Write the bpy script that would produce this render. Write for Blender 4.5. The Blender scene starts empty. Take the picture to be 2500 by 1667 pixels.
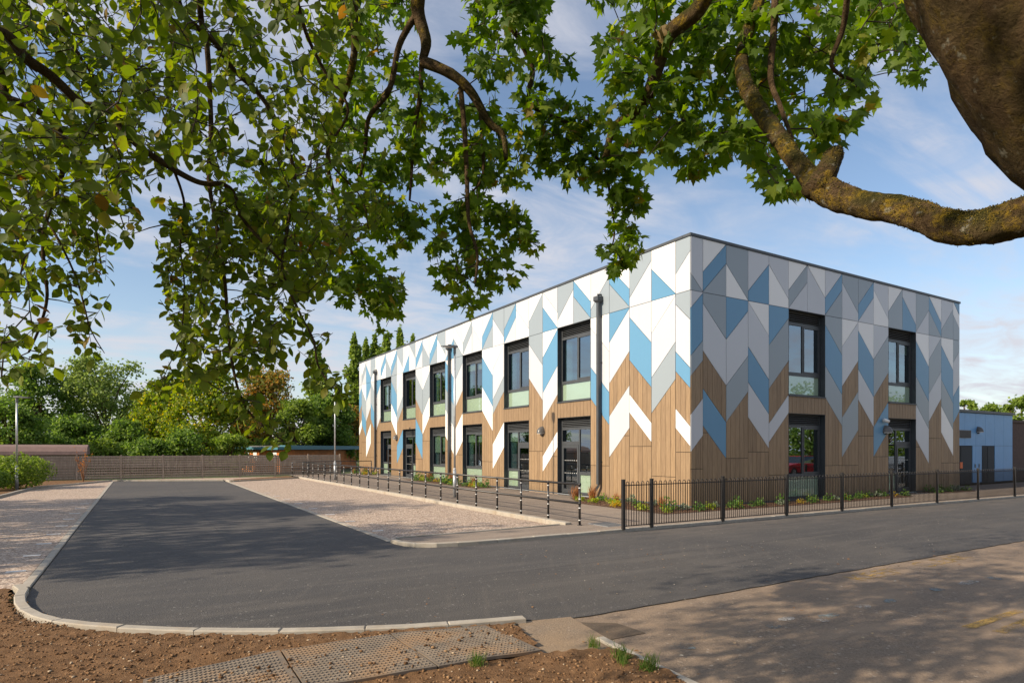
import bpy, bmesh, math, random
import numpy as np
from mathutils import Vector, Matrix, noise as mnoise

random.seed(7)
rng = np.random.default_rng(11)
S = bpy.context.scene
COL = S.collection
PI = math.pi

# ------------------------------------------------------------------ camera
# World frame: origin at the near corner of the school, +X along the shaded front, +Y along the sunlit side.
CAM = Vector((-15.58, -14.37, 2.0))
YAW = math.atan2(0.5174, 0.8557)
cd = bpy.data.cameras.new('camera')
cam = bpy.data.objects.new('camera', cd)
COL.objects.link(cam)
cam.location = CAM
cam.rotation_euler = (PI / 2, 0, -YAW)
cd.sensor_width = 36
cd.lens = 21.67
cd.shift_y = 0.105
cd.clip_start = 0.05
cd.clip_end = 3000
S.camera = cam

# ------------------------------------------------------------------ sky, sun, exposure
SUN_EL = math.radians(29)
SUN_AZ = Vector((-1.0, 0.05)).normalized()
SUN = Vector((SUN_AZ.x * math.cos(SUN_EL), SUN_AZ.y * math.cos(SUN_EL), math.sin(SUN_EL)))
W = bpy.data.worlds.new('World')
S.world = W
W.use_nodes = True
nt = W.node_tree
nt.nodes.clear()
def wn(t, **k):
    n = nt.nodes.new(t)
    for a, b in k.items():
        setattr(n, a, b)
    return n
sky = wn('ShaderNodeTexSky', sky_type='NISHITA', sun_disc=False, sun_elevation=SUN_EL,
         sun_rotation=math.atan2(SUN_AZ.x, SUN_AZ.y), altitude=60, air_density=1.0, dust_density=0.8, ozone_density=1.0)
tc = wn('ShaderNodeTexCoord')
sep = wn('ShaderNodeSeparateXYZ')
nt.links.new(tc.outputs['Generated'], sep.inputs[0])
def wm(op, a, b=None, clamp=False):
    n = wn('ShaderNodeMath', operation=op, use_clamp=clamp)
    for i, v in enumerate((a, b)):
        if v is None:
            continue
        if isinstance(v, (int, float)):
            n.inputs[i].default_value = v
        else:
            nt.links.new(v, n.inputs[i])
    return n.outputs[0]
zz = wm('ADD', wm('MAXIMUM', sep.outputs[2], 0.0), 0.16)
px_ = wm('DIVIDE', sep.outputs[0], zz)
py_ = wm('DIVIDE', sep.outputs[1], zz)
comb = wn('ShaderNodeCombineXYZ')
nt.links.new(px_, comb.inputs[0])
nt.links.new(py_, comb.inputs[1])
def wnoise(scale, detail, rough, dist, loc, stretch=(1, 1, 1), rot=0.0):
    mp = wn('ShaderNodeMapping')
    mp.inputs['Location'].default_value = loc
    mp.inputs['Rotation'].default_value = (0, 0, rot)
    mp.inputs['Scale'].default_value = stretch
    nt.links.new(comb.outputs[0], mp.inputs[0])
    n = wn('ShaderNodeTexNoise')
    n.inputs['Scale'].default_value = scale
    n.inputs['Detail'].default_value = detail
    n.inputs['Roughness'].default_value = rough
    n.inputs['Distortion'].default_value = dist
    nt.links.new(mp.outputs[0], n.inputs['Vector'])
    return n.outputs[0]
def wramp(v, lo, hi):
    n = wn('ShaderNodeMapRange')
    n.interpolation_type = 'SMOOTHSTEP'
    n.inputs['From Min'].default_value = lo
    n.inputs['From Max'].default_value = hi
    nt.links.new(v, n.inputs['Value'])
    return n.outputs[0]
big = wramp(wnoise(0.8, 8, 0.58, 0.8, (3.1, 1.7, 0), (1, 2.4, 1), 0.5), 0.37, 0.57)
fine = wramp(wnoise(3.6, 7, 0.62, 0.6, (0.4, 5.2, 0), (1, 1.5, 1), 0.9), 0.30, 0.75)
mask = wm('MULTIPLY', big, wm('ADD', wm('MULTIPLY', fine, 0.75), 0.25))
hz = wm('POWER', wm('SUBTRACT', 1.0, wm('MAXIMUM', sep.outputs[2], 0.0)), 9.0)
mask = wm('ADD', wm('ADD', wm('MULTIPLY', mask, 0.86), 0.05), wm('MULTIPLY', hz, 0.5), True)
hsv = wn('ShaderNodeHueSaturation')
hsv.inputs['Saturation'].default_value = 1.05
hsv.inputs['Value'].default_value = 0.80
nt.links.new(sky.outputs[0], hsv.inputs['Color'])
mixc = wn('ShaderNodeMix', data_type='RGBA')
nt.links.new(mask, mixc.inputs[0])
nt.links.new(hsv.outputs[0], mixc.inputs[6])
mixc.inputs[7].default_value = (3.3, 3.33, 3.65, 1)
bg = wn('ShaderNodeBackground')
bg.inputs[1].default_value = 0.135
nt.links.new(mixc.outputs[2], bg.inputs[0])
wo = wn('ShaderNodeOutputWorld')
nt.links.new(bg.outputs[0], wo.inputs[0])

sl = bpy.data.lights.new('sun', 'SUN')
sl.energy = 4.1
sl.angle = math.radians(0.7)
sl.color = (1.0, 0.86, 0.67)
so = bpy.data.objects.new('sun', sl)
COL.objects.link(so)
so.location = (-40, 0, 40)
so.rotation_euler = (-SUN).to_track_quat('-Z', 'Y').to_euler()

S.view_settings.view_transform = 'Standard'
S.view_settings.look = 'None'
S.view_settings.gamma = 1.0
S.view_settings.exposure = 0.66
S.cycles.max_bounces = 8
S.cycles.transparent_max_bounces = 12
S.cycles.transmission_bounces = 6
S.cycles.caustics_reflective = False
S.cycles.caustics_refractive = False

# ------------------------------------------------------------------ helpers
FW = Vector((0.5174, 0.8557, 0)); RT = Vector((0.8557, -0.5174, 0))
def at(px, py, d):
    """point seen at photo position (px, py) at d metres depth"""
    return CAM + RT * ((px - 1250) / 1505 * d) + FW * d + Vector((0, 0, (1096 - py) / 1505 * d))
def to_px(P):
    q = P - np.array(CAM)
    d = q @ np.array(FW)
    return 1250 + 1505 * (q @ np.array(RT)) / d, 1096 - 1505 * q[:, 2] / d, d

def tag(o, label=None, cat=None, group=None, kind=None):
    if label: o['label'] = label
    if cat: o['category'] = cat
    if group: o['group'] = group
    if kind: o['kind'] = kind
    return o
def link(name, data, parent=None, mat=None):
    o = bpy.data.objects.new(name, data)
    COL.objects.link(o)
    if parent: o.parent = parent
    if mat is not None and data is not None and not data.materials:
        data.materials.append(mat)
    return o
def empty(name, loc=(0, 0, 0), rz=0):
    o = link(name, None)
    o.location = loc
    o.rotation_euler = (0, 0, rz)
    o.empty_display_size = 0.2
    return o
def mesh_np(name, V, F, smooth=False):
    V = np.asarray(V, dtype=np.float32); F = np.asarray(F, dtype=np.int32)
    k = F.shape[1]
    me = bpy.data.meshes.new(name)
    me.vertices.add(len(V)); me.vertices.foreach_set('co', V.ravel())
    me.loops.add(F.size); me.loops.foreach_set('vertex_index', F.ravel())
    me.polygons.add(len(F))
    me.polygons.foreach_set('loop_start', np.arange(0, F.size, k, dtype=np.int32))
    me.polygons.foreach_set('loop_total', np.full(len(F), k, dtype=np.int32))
    if smooth: me.polygons.foreach_set('use_smooth', np.ones(len(F), dtype=bool))
    me.update(calc_edges=True); me.validate()
    return me
def catmull(pts, n):
    P = [Vector(p) for p in pts]
    out = []
    for i in range(len(P) - 1):
        p0 = P[max(i - 1, 0)]; p1 = P[i]; p2 = P[i + 1]; p3 = P[min(i + 2, len(P) - 1)]
        for j in range(n):
            t = j / n
            out.append(0.5 * ((2 * p1) + (p2 - p0) * t + (2 * p0 - 5 * p1 + 4 * p2 - p3) * t * t + (3 * p1 - p0 - 3 * p2 + p3) * t ** 3))
    out.append(P[-1])
    return out
class MB:
    def __init__(s): s.v = []; s.f = []; s.sm = False
    def box(s, x0, x1, y0, y1, z0, z1):
        n = len(s.v)
        s.v += [(x0, y0, z0), (x1, y0, z0), (x1, y1, z0), (x0, y1, z0), (x0, y0, z1), (x1, y0, z1), (x1, y1, z1), (x0, y1, z1)]
        s.f += [tuple(n + i for i in q) for q in ((0, 3, 2, 1), (4, 5, 6, 7), (0, 1, 5, 4), (1, 2, 6, 5), (2, 3, 7, 6), (3, 0, 4, 7))]
        return s
    def prism_y(s, poly, y0, y1):          # poly in (x,z), counter-clockwise seen from -y; y0 is the front
        n = len(s.v); k = len(poly)
        s.v += [(x, y0, z) for x, z in poly] + [(x, y1, z) for x, z in poly]
        s.f.append(tuple(range(n, n + k)))
        s.f.append(tuple(range(n + 2 * k - 1, n + k - 1, -1)))
        for i in range(k):
            j = (i + 1) % k
            s.f.append((n + j, n + i, n + k + i, n + k + j))
        return s
    def prism_z(s, poly, z0, z1):          # poly in (x,y) counter-clockwise from above
        n = len(s.v); k = len(poly)
        s.v += [(x, y, z1) for x, y in poly] + [(x, y, z0) for x, y in poly]
        s.f.append(tuple(range(n, n + k)))
        s.f.append(tuple(range(n + 2 * k - 1, n + k - 1, -1)))
        for i in range(k):
            j = (i + 1) % k
            s.f.append((n + j, n + i, n + k + i, n + k + j))
        return s
    def tube(s, pts, rad, sides=8, cap=True, bump=None):
        P = [Vector(p) for p in pts]
        R = rad if hasattr(rad, '__len__') else [rad] * len(P)
        n0 = len(s.v)
        t = (P[1] - P[0]).normalized()
        a = Vector((0, 0, 1)) if abs(t.z) < 0.9 else Vector((1, 0, 0))
        u = t.cross(a).normalized()
        for i, p in enumerate(P):
            if 0 < i < len(P) - 1: t2 = (P[i + 1] - P[i - 1]).normalized()
            elif i == 0: t2 = (P[1] - P[0]).normalized()
            else: t2 = (P[-1] - P[-2]).normalized()
            u = (u - t2 * u.dot(t2)).normalized()
            w = t2.cross(u)
            for k in range(sides):
                an = 2 * PI * k / sides
                dirv = u * math.cos(an) + w * math.sin(an)
                r = R[i]
                if bump: r = r * (1 + bump(p + dirv * r))
                s.v.append(tuple(p + dirv * r))
        for i in range(len(P) - 1):
            for k in range(sides):
                k2 = (k + 1) % sides
                s.f.append((n0 + i * sides + k, n0 + i * sides + k2, n0 + (i + 1) * sides + k2, n0 + (i + 1) * sides + k))
        if cap:
            s.f.append(tuple(n0 + k for k in reversed(range(sides))))
            s.f.append(tuple(n0 + (len(P) - 1) * sides + k for k in range(sides)))
        return s
    def mesh(s, name, smooth=False):
        me = bpy.data.meshes.new(name)
        me.from_pydata(s.v, [], s.f)
        if smooth:
            me.polygons.foreach_set('use_smooth', np.ones(len(me.polygons), dtype=bool))
        me.update()
        return me
    def build(s, name, mat, parent=None, smooth=False):
        return link(name, s.mesh(name, smooth), parent, mat)
def lathe(prof, sides=16):
    m = MB(); n = len(prof)
    for r, z in prof:
        for k in range(sides):
            a = 2 * PI * k / sides
            m.v.append((r * math.cos(a), r * math.sin(a), z))
    for i in range(n - 1):
        for k in range(sides):
            k2 = (k + 1) % sides
            m.f.append((i * sides + k, i * sides + k2, (i + 1) * sides + k2, (i + 1) * sides + k))
    m.f.append(tuple(range((n - 1) * sides, n * sides)))
    return m
def inside(poly, X, Y):
    P = np.asarray(poly, float); r = np.zeros(np.shape(X), bool); j = len(P) - 1
    for i in range(len(P)):
        xi, yi = P[i]; xj, yj = P[j]
        c = ((yi > Y) != (yj > Y)) & (X < (xj - xi) * (Y - yi) / (yj - yi + 1e-12) + xi)
        r ^= c; j = i
    return r
def inset(poly, g):
    """convex CCW polygon moved in by g"""
    n = len(poly); L = []
    for i in range(n):
        x0, z0 = poly[i]; x1, z1 = poly[(i + 1) % n]
        dx, dz = x1 - x0, z1 - z0; l = math.hypot(dx, dz)
        nx, nz = -dz / l, dx / l
        L.append((nx, nz, nx * x0 + nz * z0 + g))
    out = []
    for i in range(n):
        a = L[i - 1]; b = L[i]
        det = a[0] * b[1] - a[1] * b[0]
        if abs(det) < 1e-9: return None
        out.append(((a[2] * b[1] - a[1] * b[2]) / det, (a[0] * b[2] - a[2] * b[0]) / det))
    ar = sum(out[i][0] * out[(i + 1) % n][1] - out[(i + 1) % n][0] * out[i][1] for i in range(n)) / 2
    return out if ar > 1e-4 else None
def clip(poly, a, b, c):
    """keep a*x+b*z<=c"""
    out = []
    for i in range(len(poly)):
        p = poly[i]; q = poly[(i + 1) % len(poly)]
        fp = a * p[0] + b * p[1] - c; fq = a * q[0] + b * q[1] - c
        if fp <= 0: out.append(p)
        if (fp < 0 < fq) or (fq < 0 < fp):
            t = fp / (fp - fq)
            out.append((p[0] + (q[0] - p[0]) * t, p[1] + (q[1] - p[1]) * t))
    res = []
    for p in out:
        if not res or math.hypot(p[0] - res[-1][0], p[1] - res[-1][1]) > 1e-5: res.append(p)
    if len(res) > 1 and math.hypot(res[0][0] - res[-1][0], res[0][1] - res[-1][1]) < 1e-5: res.pop()
    return res if len(res) >= 3 else None

# ------------------------------------------------------------------ materials
class Mat:
    def __init__(s, name):
        s.m = bpy.data.materials.new(name); s.m.use_nodes = True
        s.t = s.m.node_tree; s.b = s.t.nodes['Principled BSDF']; s.out = s.t.nodes['Material Output']
    def n(s, t, **k):
        x = s.t.nodes.new(t)
        for a, b in k.items(): setattr(x, a, b)
        return x
    def l(s, a, b): s.t.links.new(a, b)
    def set(s, **k):
        for a, v in k.items(): s.b.inputs[a.replace('_', ' ')].default_value = v
        return s
    def coord(s, kind='Object', scale=(1, 1, 1), rot=(0, 0, 0)):
        c = s.n('ShaderNodeTexCoord'); mp = s.n('ShaderNodeMapping')
        mp.inputs['Scale'].default_value = scale; mp.inputs['Rotation'].default_value = rot
        if kind == 'World':
            g = s.n('ShaderNodeNewGeometry'); s.l(g.outputs['Position'], mp.inputs[0])
        else: s.l(c.outputs[kind], mp.inputs[0])
        return mp.outputs[0]
    def noise(s, co, scale, detail=5, rough=0.55, dist=0.0):
        x = s.n('ShaderNodeTexNoise'); x.inputs['Scale'].default_value = scale; x.inputs['Detail'].default_value = detail
        x.inputs['Roughness'].default_value = rough; x.inputs['Distortion'].default_value = dist
        s.l(co, x.inputs['Vector']); return x.outputs[0]
    def voro(s, co, scale, feature='F1', out='Distance'):
        x = s.n('ShaderNodeTexVoronoi', feature=feature); x.inputs['Scale'].default_value = scale
        s.l(co, x.inputs['Vector']); return x.outputs[out]
    def ramp(s, v, stops):
        x = s.n('ShaderNodeValToRGB'); e = x.color_ramp.elements
        while len(e) < len(stops): e.new(0.5)
        for el, (p, c) in zip(e, stops):
            el.position = p; el.color = (*c, 1) if len(c) == 3 else c
        s.l(v, x.inputs[0]); return x.outputs[0]
    def mrange(s, v, lo, hi, a=0.0, b=1.0):
        x = s.n('ShaderNodeMapRange'); x.inputs['From Min'].default_value = lo; x.inputs['From Max'].default_value = hi
        x.inputs['To Min'].default_value = a; x.inputs['To Max'].default_value = b
        s.l(v, x.inputs['Value']); return x.outputs[0]
    def mix(s, f, a, b, mode='MIX'):
        x = s.n('ShaderNodeMix', data_type='RGBA', blend_type=mode)
        for i, v in ((0, f), (6, a), (7, b)):
            if isinstance(v, (int, float)): x.inputs[i].default_value = v
            elif isinstance(v, tuple): x.inputs[i].default_value = (*v, 1) if len(v) == 3 else v
            else: s.l(v, x.inputs[i])
        return x.outputs[2]
    def math(s, op, a, b=0.0, clamp=False):
        x = s.n('ShaderNodeMath', operation=op, use_clamp=clamp)
        for i, v in enumerate((a, b)):
            if isinstance(v, (int, float)): x.inputs[i].default_value = v
            else: s.l(v, x.inputs[i])
        return x.outputs[0]
    def color(s, c): s.l(c, s.b.inputs['Base Color']); return s
    def bump(s, h, strength=0.3, dist=0.01):
        x = s.n('ShaderNodeBump'); x.inputs['Strength'].default_value = strength; x.inputs['Distance'].default_value = dist
        s.l(h, x.inputs['Height']); s.l(x.outputs[0], s.b.inputs['Normal']); return s
    def rnd(s):
        g = s.n('ShaderNodeNewGeometry'); o = s.n('ShaderNodeObjectInfo')
        return s.math('FRACT', s.math('ADD', g.outputs['Random Per Island'], o.outputs['Random']))
def plain(name, c, rough=0.5, var=0.06, scale=6, bump=0.0, metal=0.0, spec=0.5, kind='Object'):
    m = Mat(name); co = m.coord(kind)
    nz = m.noise(co, scale, 6)
    lo = tuple(x * (1 - var) for x in c); hi = tuple(min(1, x * (1 + var)) for x in c)
    m.color(m.ramp(nz, [(0.3, lo), (0.7, hi)]))
    m.set(Roughness=rough, Metallic=metal)
    m.b.inputs['Specular IOR Level'].default_value = spec
    if bump: m.bump(m.noise(co, scale * 8, 4), bump, 0.005)
    return m.m

# cladding panels
def panel_mat(name, c, rough=0.34):
    m = Mat(name); co = m.coord('World')
    o = m.n('ShaderNodeObjectInfo')
    k = m.math('ADD', m.math('MULTIPLY', o.outputs['Random'], 0.06), m.math('MULTIPLY', m.noise(co, 1.1, 4), 0.06))
    k = m.math('ADD', k, 0.93)
    col = m.mix(1.0, c, k, 'MULTIPLY')
    cx = m.n('ShaderNodeCombineXYZ')
    for i in range(3): m.l(k, cx.inputs[i])
    col = m.mix(1.0, c, cx.outputs[0], 'MULTIPLY')
    # faint rain streaks
    st = m.noise(m.coord('World', (9, 9, 0.35)), 1.0, 4)
    m.color(m.mix(m.mrange(st, 0.55, 0.8, 0, 0.10), col, (c[0] * .7, c[1] * .69, c[2] * .66)))
    m.set(Roughness=rough)
    m.b.inputs['Specular IOR Level'].default_value = 0.5
    m.bump(m.noise(co, 1.6, 2), 0.06, 0.02)
    return m.m
PM = dict(W=panel_mat('panel_white', (0.80, 0.79, 0.77)), P=panel_mat('panel_pale', (0.53, 0.545, 0.575)),
          S=panel_mat('panel_grey', (0.285, 0.33, 0.365)), B=panel_mat('panel_blue', (0.115, 0.275, 0.435)))
m = Mat('timber_look')
co = m.coord('World', (3.0, 3.0, 0.22))
g1 = m.noise(co, 9, 6, 0.6, 0.6)
g2 = m.noise(m.coord('World', (40, 40, 0.9)), 2.0, 3)
c1 = m.ramp(g1, [(0.28, (0.220, 0.146, 0.082)), (0.5, (0.295, 0.198, 0.112)), (0.75, (0.365, 0.252, 0.148))])
o = m.n('ShaderNodeObjectInfo')
tint = m.ramp(o.outputs['Random'], [(0.0, (0.86, 0.84, 0.82)), (0.5, (1.0, 1.0, 1.0)), (1.0, (1.12, 1.10, 1.06))])
c1 = m.mix(1.0, c1, tint, 'MULTIPLY')
m.color(m.mix(m.mrange(g2, 0.4, 0.7, 0, 0.35), c1, (0.15, 0.09, 0.045)))
m.set(Roughness=0.55); m.bump(g2, 0.12, 0.004)
TIMBER = m.m
DARK = plain('anthracite_frame', (0.040, 0.048, 0.055), 0.42, 0.1)
DARK2 = plain('anthracite_trim', (0.055, 0.060, 0.066), 0.45, 0.12)
LOUV = plain('louvre_metal', (0.075, 0.08, 0.085), 0.5, 0.1)
LOUVD = plain('dark_louvre', (0.022, 0.026, 0.03), 0.7, 0.1)
BACK = plain('backing_membrane', (0.016, 0.016, 0.018), 0.8)
SPAND = plain('pale_green_spandrel', (0.46, 0.56, 0.44), 0.18, 0.05, 0.8, spec=0.8)
BLIND = plain('roller_blind', (0.62, 0.66, 0.50), 0.8, 0.05)
CURTAIN = plain('pale_curtain', (0.25, 0.36, 0.38), 0.8, 0.2, 3)
INT = plain('interior_wall', (0.30, 0.31, 0.30), 0.85, 0.15, 0.7)
INTF = plain('interior_floor', (0.10, 0.10, 0.11), 0.5, 0.2, 0.8)
STEEL = plain('brushed_steel', (0.62, 0.62, 0.62), 0.3, 0.05, 10, metal=1.0)
GALV = plain('galvanised_steel', (0.50, 0.52, 0.54), 0.42, 0.14, 5, metal=0.55)
ROOFM = plain('roof_membrane', (0.12, 0.12, 0.125), 0.8, 0.15)
BLACKP = plain('black_powder_coat', (0.018, 0.016, 0.016), 0.35, 0.2)
BRONZE = plain('dark_grey_lamp', (0.10, 0.095, 0.09), 0.35, 0.1)
WHITEP = plain('white_plastic', (0.75, 0.75, 0.73), 0.4, 0.05)
def glass_mat(name, tint, ior=1.9):
    m = Mat(name)
    m.t.nodes.remove(m.b)
    tr = m.n('ShaderNodeBsdfTransparent'); tr.inputs[0].default_value = (*tint, 1)
    gl = m.n('ShaderNodeBsdfGlossy'); gl.inputs['Roughness'].default_value = 0.01
    gl.inputs['Color'].default_value = (0.74, 0.88, 1.0, 1)
    fr = m.n('ShaderNodeFresnel'); fr.inputs['IOR'].default_value = ior
    co = m.coord('World')
    bp = m.n('ShaderNodeBump'); bp.inputs['Strength'].default_value = 0.05; bp.inputs['Distance'].default_value = 0.02
    m.l(m.noise(co, 0.7, 0), bp.inputs['Height'])
    m.l(bp.outputs[0], gl.inputs['Normal'])
    mx = m.n('ShaderNodeMixShader')
    gb = m.n('ShaderNodeNewGeometry')
    m.l(m.math('MULTIPLY', fr.outputs[0], m.math('SUBTRACT', 1.0, gb.outputs['Backfacing'])), mx.inputs[0]); m.l(tr.outputs[0], mx.inputs[1]); m.l(gl.outputs[0], mx.inputs[2])
    m.l(mx.outputs[0], m.out.inputs[0])
    return m.m
CLEAR = glass_mat('clear_glass', (0.95, 0.97, 0.95), 2.4)
GLASS = glass_mat('window_glass', (0.62, 0.70, 0.70), 3.6)

# ground surfaces
def asphalt(name, base, speck, dirt, dscale=0.35, rough=0.85, damt=0.5, sp=260, bmp=0.55, dust=None):
    m = Mat(name); co = m.coord('World')
    f = m.noise(co, sp, 3, 0.7)
    v = m.voro(co, sp * 0.45)
    c = m.mix(m.mrange(f, 0.35, 0.72), tuple(x * 0.55 for x in base), tuple(x * 1.5 for x in base))
    g2 = m.noise(co, sp * 0.36, 4, 0.75)
    c = m.mix(m.mrange(g2, 0.42, 0.66, 0, 0.6), c, tuple(x * 1.75 for x in base))
    c = m.mix(m.mrange(m.voro(co, sp * 0.33, out='Color'), 0.86, 0.97), c, speck)
    big = m.noise(co, dscale, 7, 0.6, 0.4)
    big2 = m.noise(m.coord('World', (0.35, 2.2, 1)), 1.1, 6, 0.6)
    c = m.mix(m.mrange(big, 0.42, 0.70, 0, damt), c, dirt)
    c = m.mix(m.mrange(big2, 0.48, 0.70, 0, damt * 0.8), c, tuple(min(1, x * 1.3) for x in dirt))
    if dust:
        gg = m.n('ShaderNodeNewGeometry'); sp_ = m.n('ShaderNodeSeparateXYZ'); m.l(gg.outputs['Position'], sp_.inputs[0])
        near = m.math('MULTIPLY', m.mrange(sp_.outputs[1], -4.9, -3.1), m.mrange(sp_.outputs[0], -9.0, -4.0))
        dn = m.mrange(m.noise(m.coord('World', (0.6, 2.0, 1)), 1.6, 7, .65), 0.35, 0.68)
        c = m.mix(m.math('MULTIPLY', m.math('MULTIPLY', near, dn), 0.8), c, dust)
        ax_ = m.math('ABSOLUTE', m.math('ADD', sp_.outputs[0], m.math('ADD', 13.9, m.math('MULTIPLY', m.noise(co, 0.8, 3), 0.05))))
        seam = m.math('MULTIPLY', m.mrange(ax_, 0.0, 0.03, 1.0, 0.0), m.mrange(sp_.outputs[1], -3.2, -2.6))
        ay_ = m.math('ABSOLUTE', m.math('ADD', sp_.outputs[1], m.math('ADD', 5.75, m.math('MULTIPLY', m.noise(co, 0.8, 3), 0.06))))
        seam = m.math('MAXIMUM', seam, m.math('MULTIPLY', m.mrange(ay_, 0.0, 0.03, 1.0, 0.0), m.mrange(sp_.outputs[0], -11.5, -10.5)))
        c = m.mix(m.math('MULTIPLY', seam, 0.45), c, (0.022, 0.022, 0.024))
        lane = m.math('MULTIPLY', m.mrange(sp_.outputs[1], -5.80, -5.70), 0.22)
        c = m.mix(lane, c, tuple(x * 1.5 for x in base))
        # faint curved tyre scuffs
        wv_ = m.n('ShaderNodeTexWave', wave_type='RINGS', rings_direction='Z'); wv_.inputs['Scale'].default_value = 0.62; wv_.inputs['Distortion'].default_value = 1.2; wv_.inputs['Detail'].default_value = 2
        mp_ = m.n('ShaderNodeMapping'); mp_.inputs['Location'].default_value = (-4.0, 15.0, 0); m.l(gg.outputs['Position'], mp_.inputs[0]); m.l(mp_.outputs[0], wv_.inputs['Vector'])
        tyre = m.math('MULTIPLY', m.mrange(wv_.outputs['Fac'], 0.90, 1.0), m.mrange(m.noise(co, 0.45, 3), 0.48, 0.62))
        c = m.mix(m.math('MULTIPLY', tyre, 0.10), c, dust)
    m.color(c); m.set(Roughness=rough)
    m.b.inputs['Specular IOR Level'].default_value = 0.35
    m.bump(m.math('ADD', m.math('ADD', v, m.math('MULTIPLY', g2, 1.6)), m.math('MULTIPLY', f, 0.7)), bmp, 0.010)
    return m.m
ROADM = asphalt('new_asphalt', (0.062, 0.058, 0.056), (0.24, 0.23, 0.21), (0.118, 0.104, 0.090), damt=0.5, sp=120, dust=(0.20, 0.17, 0.14))
OLDM = asphalt('old_tarmac', (0.195, 0.146, 0.105), (0.42, 0.35, 0.28), (0.30, 0.212, 0.140), 0.7, 0.9, 0.75, 110, 0.5)
PATHM = asphalt('footpath_tarmac', (0.21, 0.168, 0.134), (0.36, 0.31, 0.27), (0.30, 0.235, 0.18), 0.6, 0.88, 0.5, 120, 0.35)
SLABM = asphalt('worn_slab', (0.22, 0.165, 0.115), (0.34, 0.28, 0.22), (0.29, 0.20, 0.12), 1.4, 0.92, 0.7, 110, 0.4)
m = Mat('pink_gravel'); co = m.coord('World')
v = m.n('ShaderNodeTexVoronoi'); v.inputs['Scale'].default_value = 30; m.l(co, v.inputs['Vector'])
sepc = m.n('ShaderNodeSeparateColor'); m.l(v.outputs['Color'], sepc.inputs[0])
c = m.ramp(sepc.outputs[0], [(0.0, (0.17, 0.115, 0.080)), (0.35, (0.42, 0.305, 0.225)), (0.7, (0.58, 0.445, 0.34)), (1.0, (0.74, 0.62, 0.50))])
c = m.mix(m.mrange(m.noise(co, 0.6, 6), 0.35, 0.7, 0, 0.3), c, (0.38, 0.285, 0.215))
c = m.mix(m.mrange(v.outputs['Distance'], 0.40, 0.80, 0, 0.55), c, (0.12, 0.085, 0.068))
m.color(c); m.set(Roughness=0.9)
m.bump(m.math('SUBTRACT', 1.0, v.outputs['Distance']), 0.45, 0.015)
GRAVEL = m.m
m = Mat('bare_soil'); co = m.coord('World')
a = m.noise(co, 7, 8, 0.7); b = m.noise(co, 60, 5, 0.7); d = m.noise(co, 0.8, 5)
c = m.ramp(a, [(0.3, (0.10, 0.055, 0.027)), (0.55, (0.215, 0.120, 0.060)), (0.8, (0.33, 0.20, 0.105))])
c = m.mix(m.mrange(b, 0.62, 0.75, 0, 0.8), c, (0.32, 0.24, 0.165))
c = m.mix(m.mrange(d, 0.4, 0.65, 0, 0.5), c, (0.19, 0.105, 0.05))
m.color(c); m.set(Roughness=0.95); m.b.inputs['Specular IOR Level'].default_value = 0.15
m.bump(m.math('ADD', a, m.math('MULTIPLY', b, 0.5)), 0.9, 0.04)
SOIL = m.m
m = Mat('soil_clod'); r_ = m.rnd(); co = m.coord('World')
c = m.ramp(r_, [(0.0, (0.085, 0.045, 0.022)), (0.5, (0.20, 0.110, 0.055)), (0.93, (0.31, 0.19, 0.10)), (0.97, (0.46, 0.36, 0.25))])
m.color(c); m.set(Roughness=0.95); m.b.inputs['Specular IOR Level'].default_value = 0.15; m.bump(m.noise(co, 90, 4), 0.7, 0.01)
CLOD = m.m
m = Mat('bark_mulch'); co = m.coord('World')
v = m.n('ShaderNodeTexVoronoi'); v.inputs['Scale'].default_value = 26; m.l(m.coord('World', (1, 1.7, 1)), v.inputs['Vector'])
sepc = m.n('ShaderNodeSeparateColor'); m.l(v.outputs['Color'], sepc.inputs[0])
m.color(m.ramp(sepc.outputs[0], [(0, (0.055, 0.026, 0.014)), (0.6, (0.125, 0.060, 0.030)), (1, (0.21, 0.115, 0.06))]))
m.set(Roughness=0.9); m.bump(m.math('SUBTRACT', 1.0, v.outputs['Distance']), 0.9, 0.03)
MULCH = m.m
m = Mat('rough_grass'); co = m.coord('World')
m.color(m.ramp(m.noise(co, 1.5, 8, 0.65), [(0.3, (0.035, 0.055, 0.014)), (0.55, (0.075, 0.10, 0.03)), (0.75, (0.15, 0.125, 0.06))]))
m.set(Roughness=0.95); m.bump(m.noise(co, 40, 5), 0.8, 0.05)
GRASSG = m.m
m = Mat('kerb_concrete'); co = m.coord('World'); o = m.n('ShaderNodeObjectInfo')
c = m.ramp(m.noise(co, 5, 7, 0.65), [(0.3, (0.31, 0.275, 0.225)), (0.7, (0.44, 0.395, 0.33))])
c = m.mix(m.mrange(m.noise(co, 130, 3), 0.6, 0.75, 0, 0.6), c, (0.27, 0.235, 0.19))
c = m.mix(m.math('MULTIPLY', o.outputs['Random'], 0.35), c, (0.36, 0.32, 0.26))
m.color(m.mix(m.mrange(m.noise(co, 1.7, 6), 0.52, 0.72, 0, 0.55), c, (0.30, 0.22, 0.14)))
m.set(Roughness=0.9); m.bump(m.noise(co, 140, 3), 0.3, 0.004)
CONC = m.m
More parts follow.
